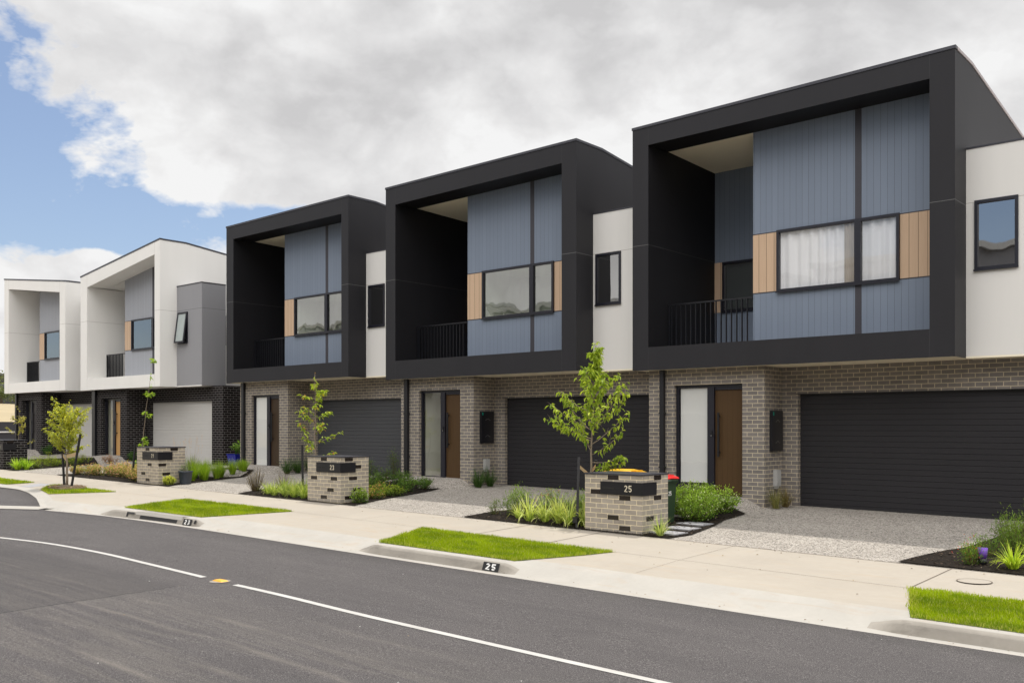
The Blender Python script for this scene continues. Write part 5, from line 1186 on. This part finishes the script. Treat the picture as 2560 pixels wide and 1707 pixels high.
den = math_(nt, 'SUBTRACT', math_(nt, 'ADD', math_(nt, 'ADD', math_(nt, 'ADD', math_(nt, 'MULTIPLY', math_(nt, 'SUBTRACT', puff, .45), .75), math_(nt, 'MULTIPLY', n1, 1.35)), math_(nt, 'MULTIPLY', n3, 1.15)), math_(nt, 'ADD', math_(nt, 'MULTIPLY', wisp, .30), math_(nt, 'MULTIPLY', math_(nt, 'MULTIPLY', math_(nt, 'ADD', a, radians(22.5)), 5.5, True), .55))), math_(nt, 'SUBTRACT', math_(nt, 'MULTIPLY', clear, 1.12), math_(nt, 'MULTIPLY', cumul, .9)))
cov = ramp(nt, den, [(.69, 0.), (.81, .42), (.97, 1.)])
dark = union([(-2, 22, 16, 7), (18, 14, 12, 4.5), (-11, 17, 6, 3), (-9, 12.5, 10, 2.5), (24, 24, 10, 5)])
lite = union([(2, 15.5, 10, 3.5), (-19, 17, 8, 4), (12, 19, 6, 4), (-20, 12.8, 9, 2.2), (26, 17, 6, 6), (-28, 5.5, 9, 3.5)])
sh = math_(nt, 'ADD', math_(nt, 'MULTIPLY', n2, .95), math_(nt, 'MULTIPLY', n4, .75))
sh = math_(nt, 'ADD', sh, math_(nt, 'MULTIPLY', math_(nt, 'SUBTRACT', puff, .45), .30))
sh = math_(nt, 'ADD', math_(nt, 'SUBTRACT', sh, math_(nt, 'MULTIPLY', dark, .17)), math_(nt, 'MULTIPLY', lite, .16))
cloud = ramp(nt, sh, [(.56, (6.1, 6.05, 6.1)), (.72, (7.3, 7.25, 7.28)), (.84, (8.2, 8.15, 8.15)), (.95, (9.1, 9.1, 9.1))])
edge = ramp(nt, den, [(.75, 1.), (1.0, 0.)])
cloud = mix(nt, math_(nt, 'MULTIPLY', edge, .8), cloud, (9.5, 9.5, 9.5))
lowhaze = math_(nt, 'MULTIPLY', math_(nt, 'SUBTRACT', radians(16), elv), 3.0, True)
blue = mix(nt, 1.0, mix(nt, 1.0, sky.outputs[0], (1.0, 1.0, 1.0), 'MULTIPLY'), (.95, 1.05, 1.5), 'ADD')
blue = mix(nt, math_(nt, 'MULTIPLY', lowhaze, .35), blue, (4.6, 5.9, 7.9))
c = mix(nt, cov, blue, cloud)
# extra sky brightness added behind and beside the camera to light the house fronts
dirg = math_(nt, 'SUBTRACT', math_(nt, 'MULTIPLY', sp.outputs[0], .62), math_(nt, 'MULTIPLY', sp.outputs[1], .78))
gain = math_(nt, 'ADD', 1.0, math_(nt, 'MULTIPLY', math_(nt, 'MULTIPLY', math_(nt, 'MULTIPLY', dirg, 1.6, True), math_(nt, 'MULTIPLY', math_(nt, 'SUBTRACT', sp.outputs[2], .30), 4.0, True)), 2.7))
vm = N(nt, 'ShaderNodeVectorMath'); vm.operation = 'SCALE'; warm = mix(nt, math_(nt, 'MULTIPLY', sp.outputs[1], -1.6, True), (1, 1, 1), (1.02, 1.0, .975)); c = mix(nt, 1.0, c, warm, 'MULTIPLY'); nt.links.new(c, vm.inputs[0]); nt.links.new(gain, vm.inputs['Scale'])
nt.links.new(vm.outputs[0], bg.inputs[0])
sl = bpy.data.lights.new('sun', 'SUN'); sl.energy = 3.0; sl.angle = radians(.8); sl.color = (1.0, .955, .88)
so = bpy.data.objects.new('sun', sl); COL.objects.link(so); so.rotation_euler = SUN.to_track_quat('Z', 'Y').to_euler(); so.location = (0, 0, 30)
cd = bpy.data.cameras.new('camera'); co = bpy.data.objects.new('camera', cd); COL.objects.link(co)
cd.sensor_width = 36; cd.lens = 36 * 2160 / 2352; cd.shift_y = 195 / 2352; cd.clip_end = 3000; cd.clip_start = .05
co.location = (0, 0, 1.67); co.rotation_euler = (pi / 2, 0, math.atan2(2160, 2501)); S.camera = co
S.view_settings.view_transform = 'Standard'; S.view_settings.look = 'None'; S.view_settings.exposure = 0; S.view_settings.gamma = 1
S.render.engine = 'CYCLES'
cy = S.cycles; cy.max_bounces = 7; cy.diffuse_bounces = 4; cy.glossy_bounces = 3; cy.transmission_bounces = 3; cy.transparent_max_bounces = 8; cy.use_adaptive_sampling = True; cy.adaptive_threshold = .02
cy.caustics_reflective = False; cy.caustics_refractive = False
W.cycles.sampling_method = 'MANUAL'; W.cycles.sample_map_resolution = 512
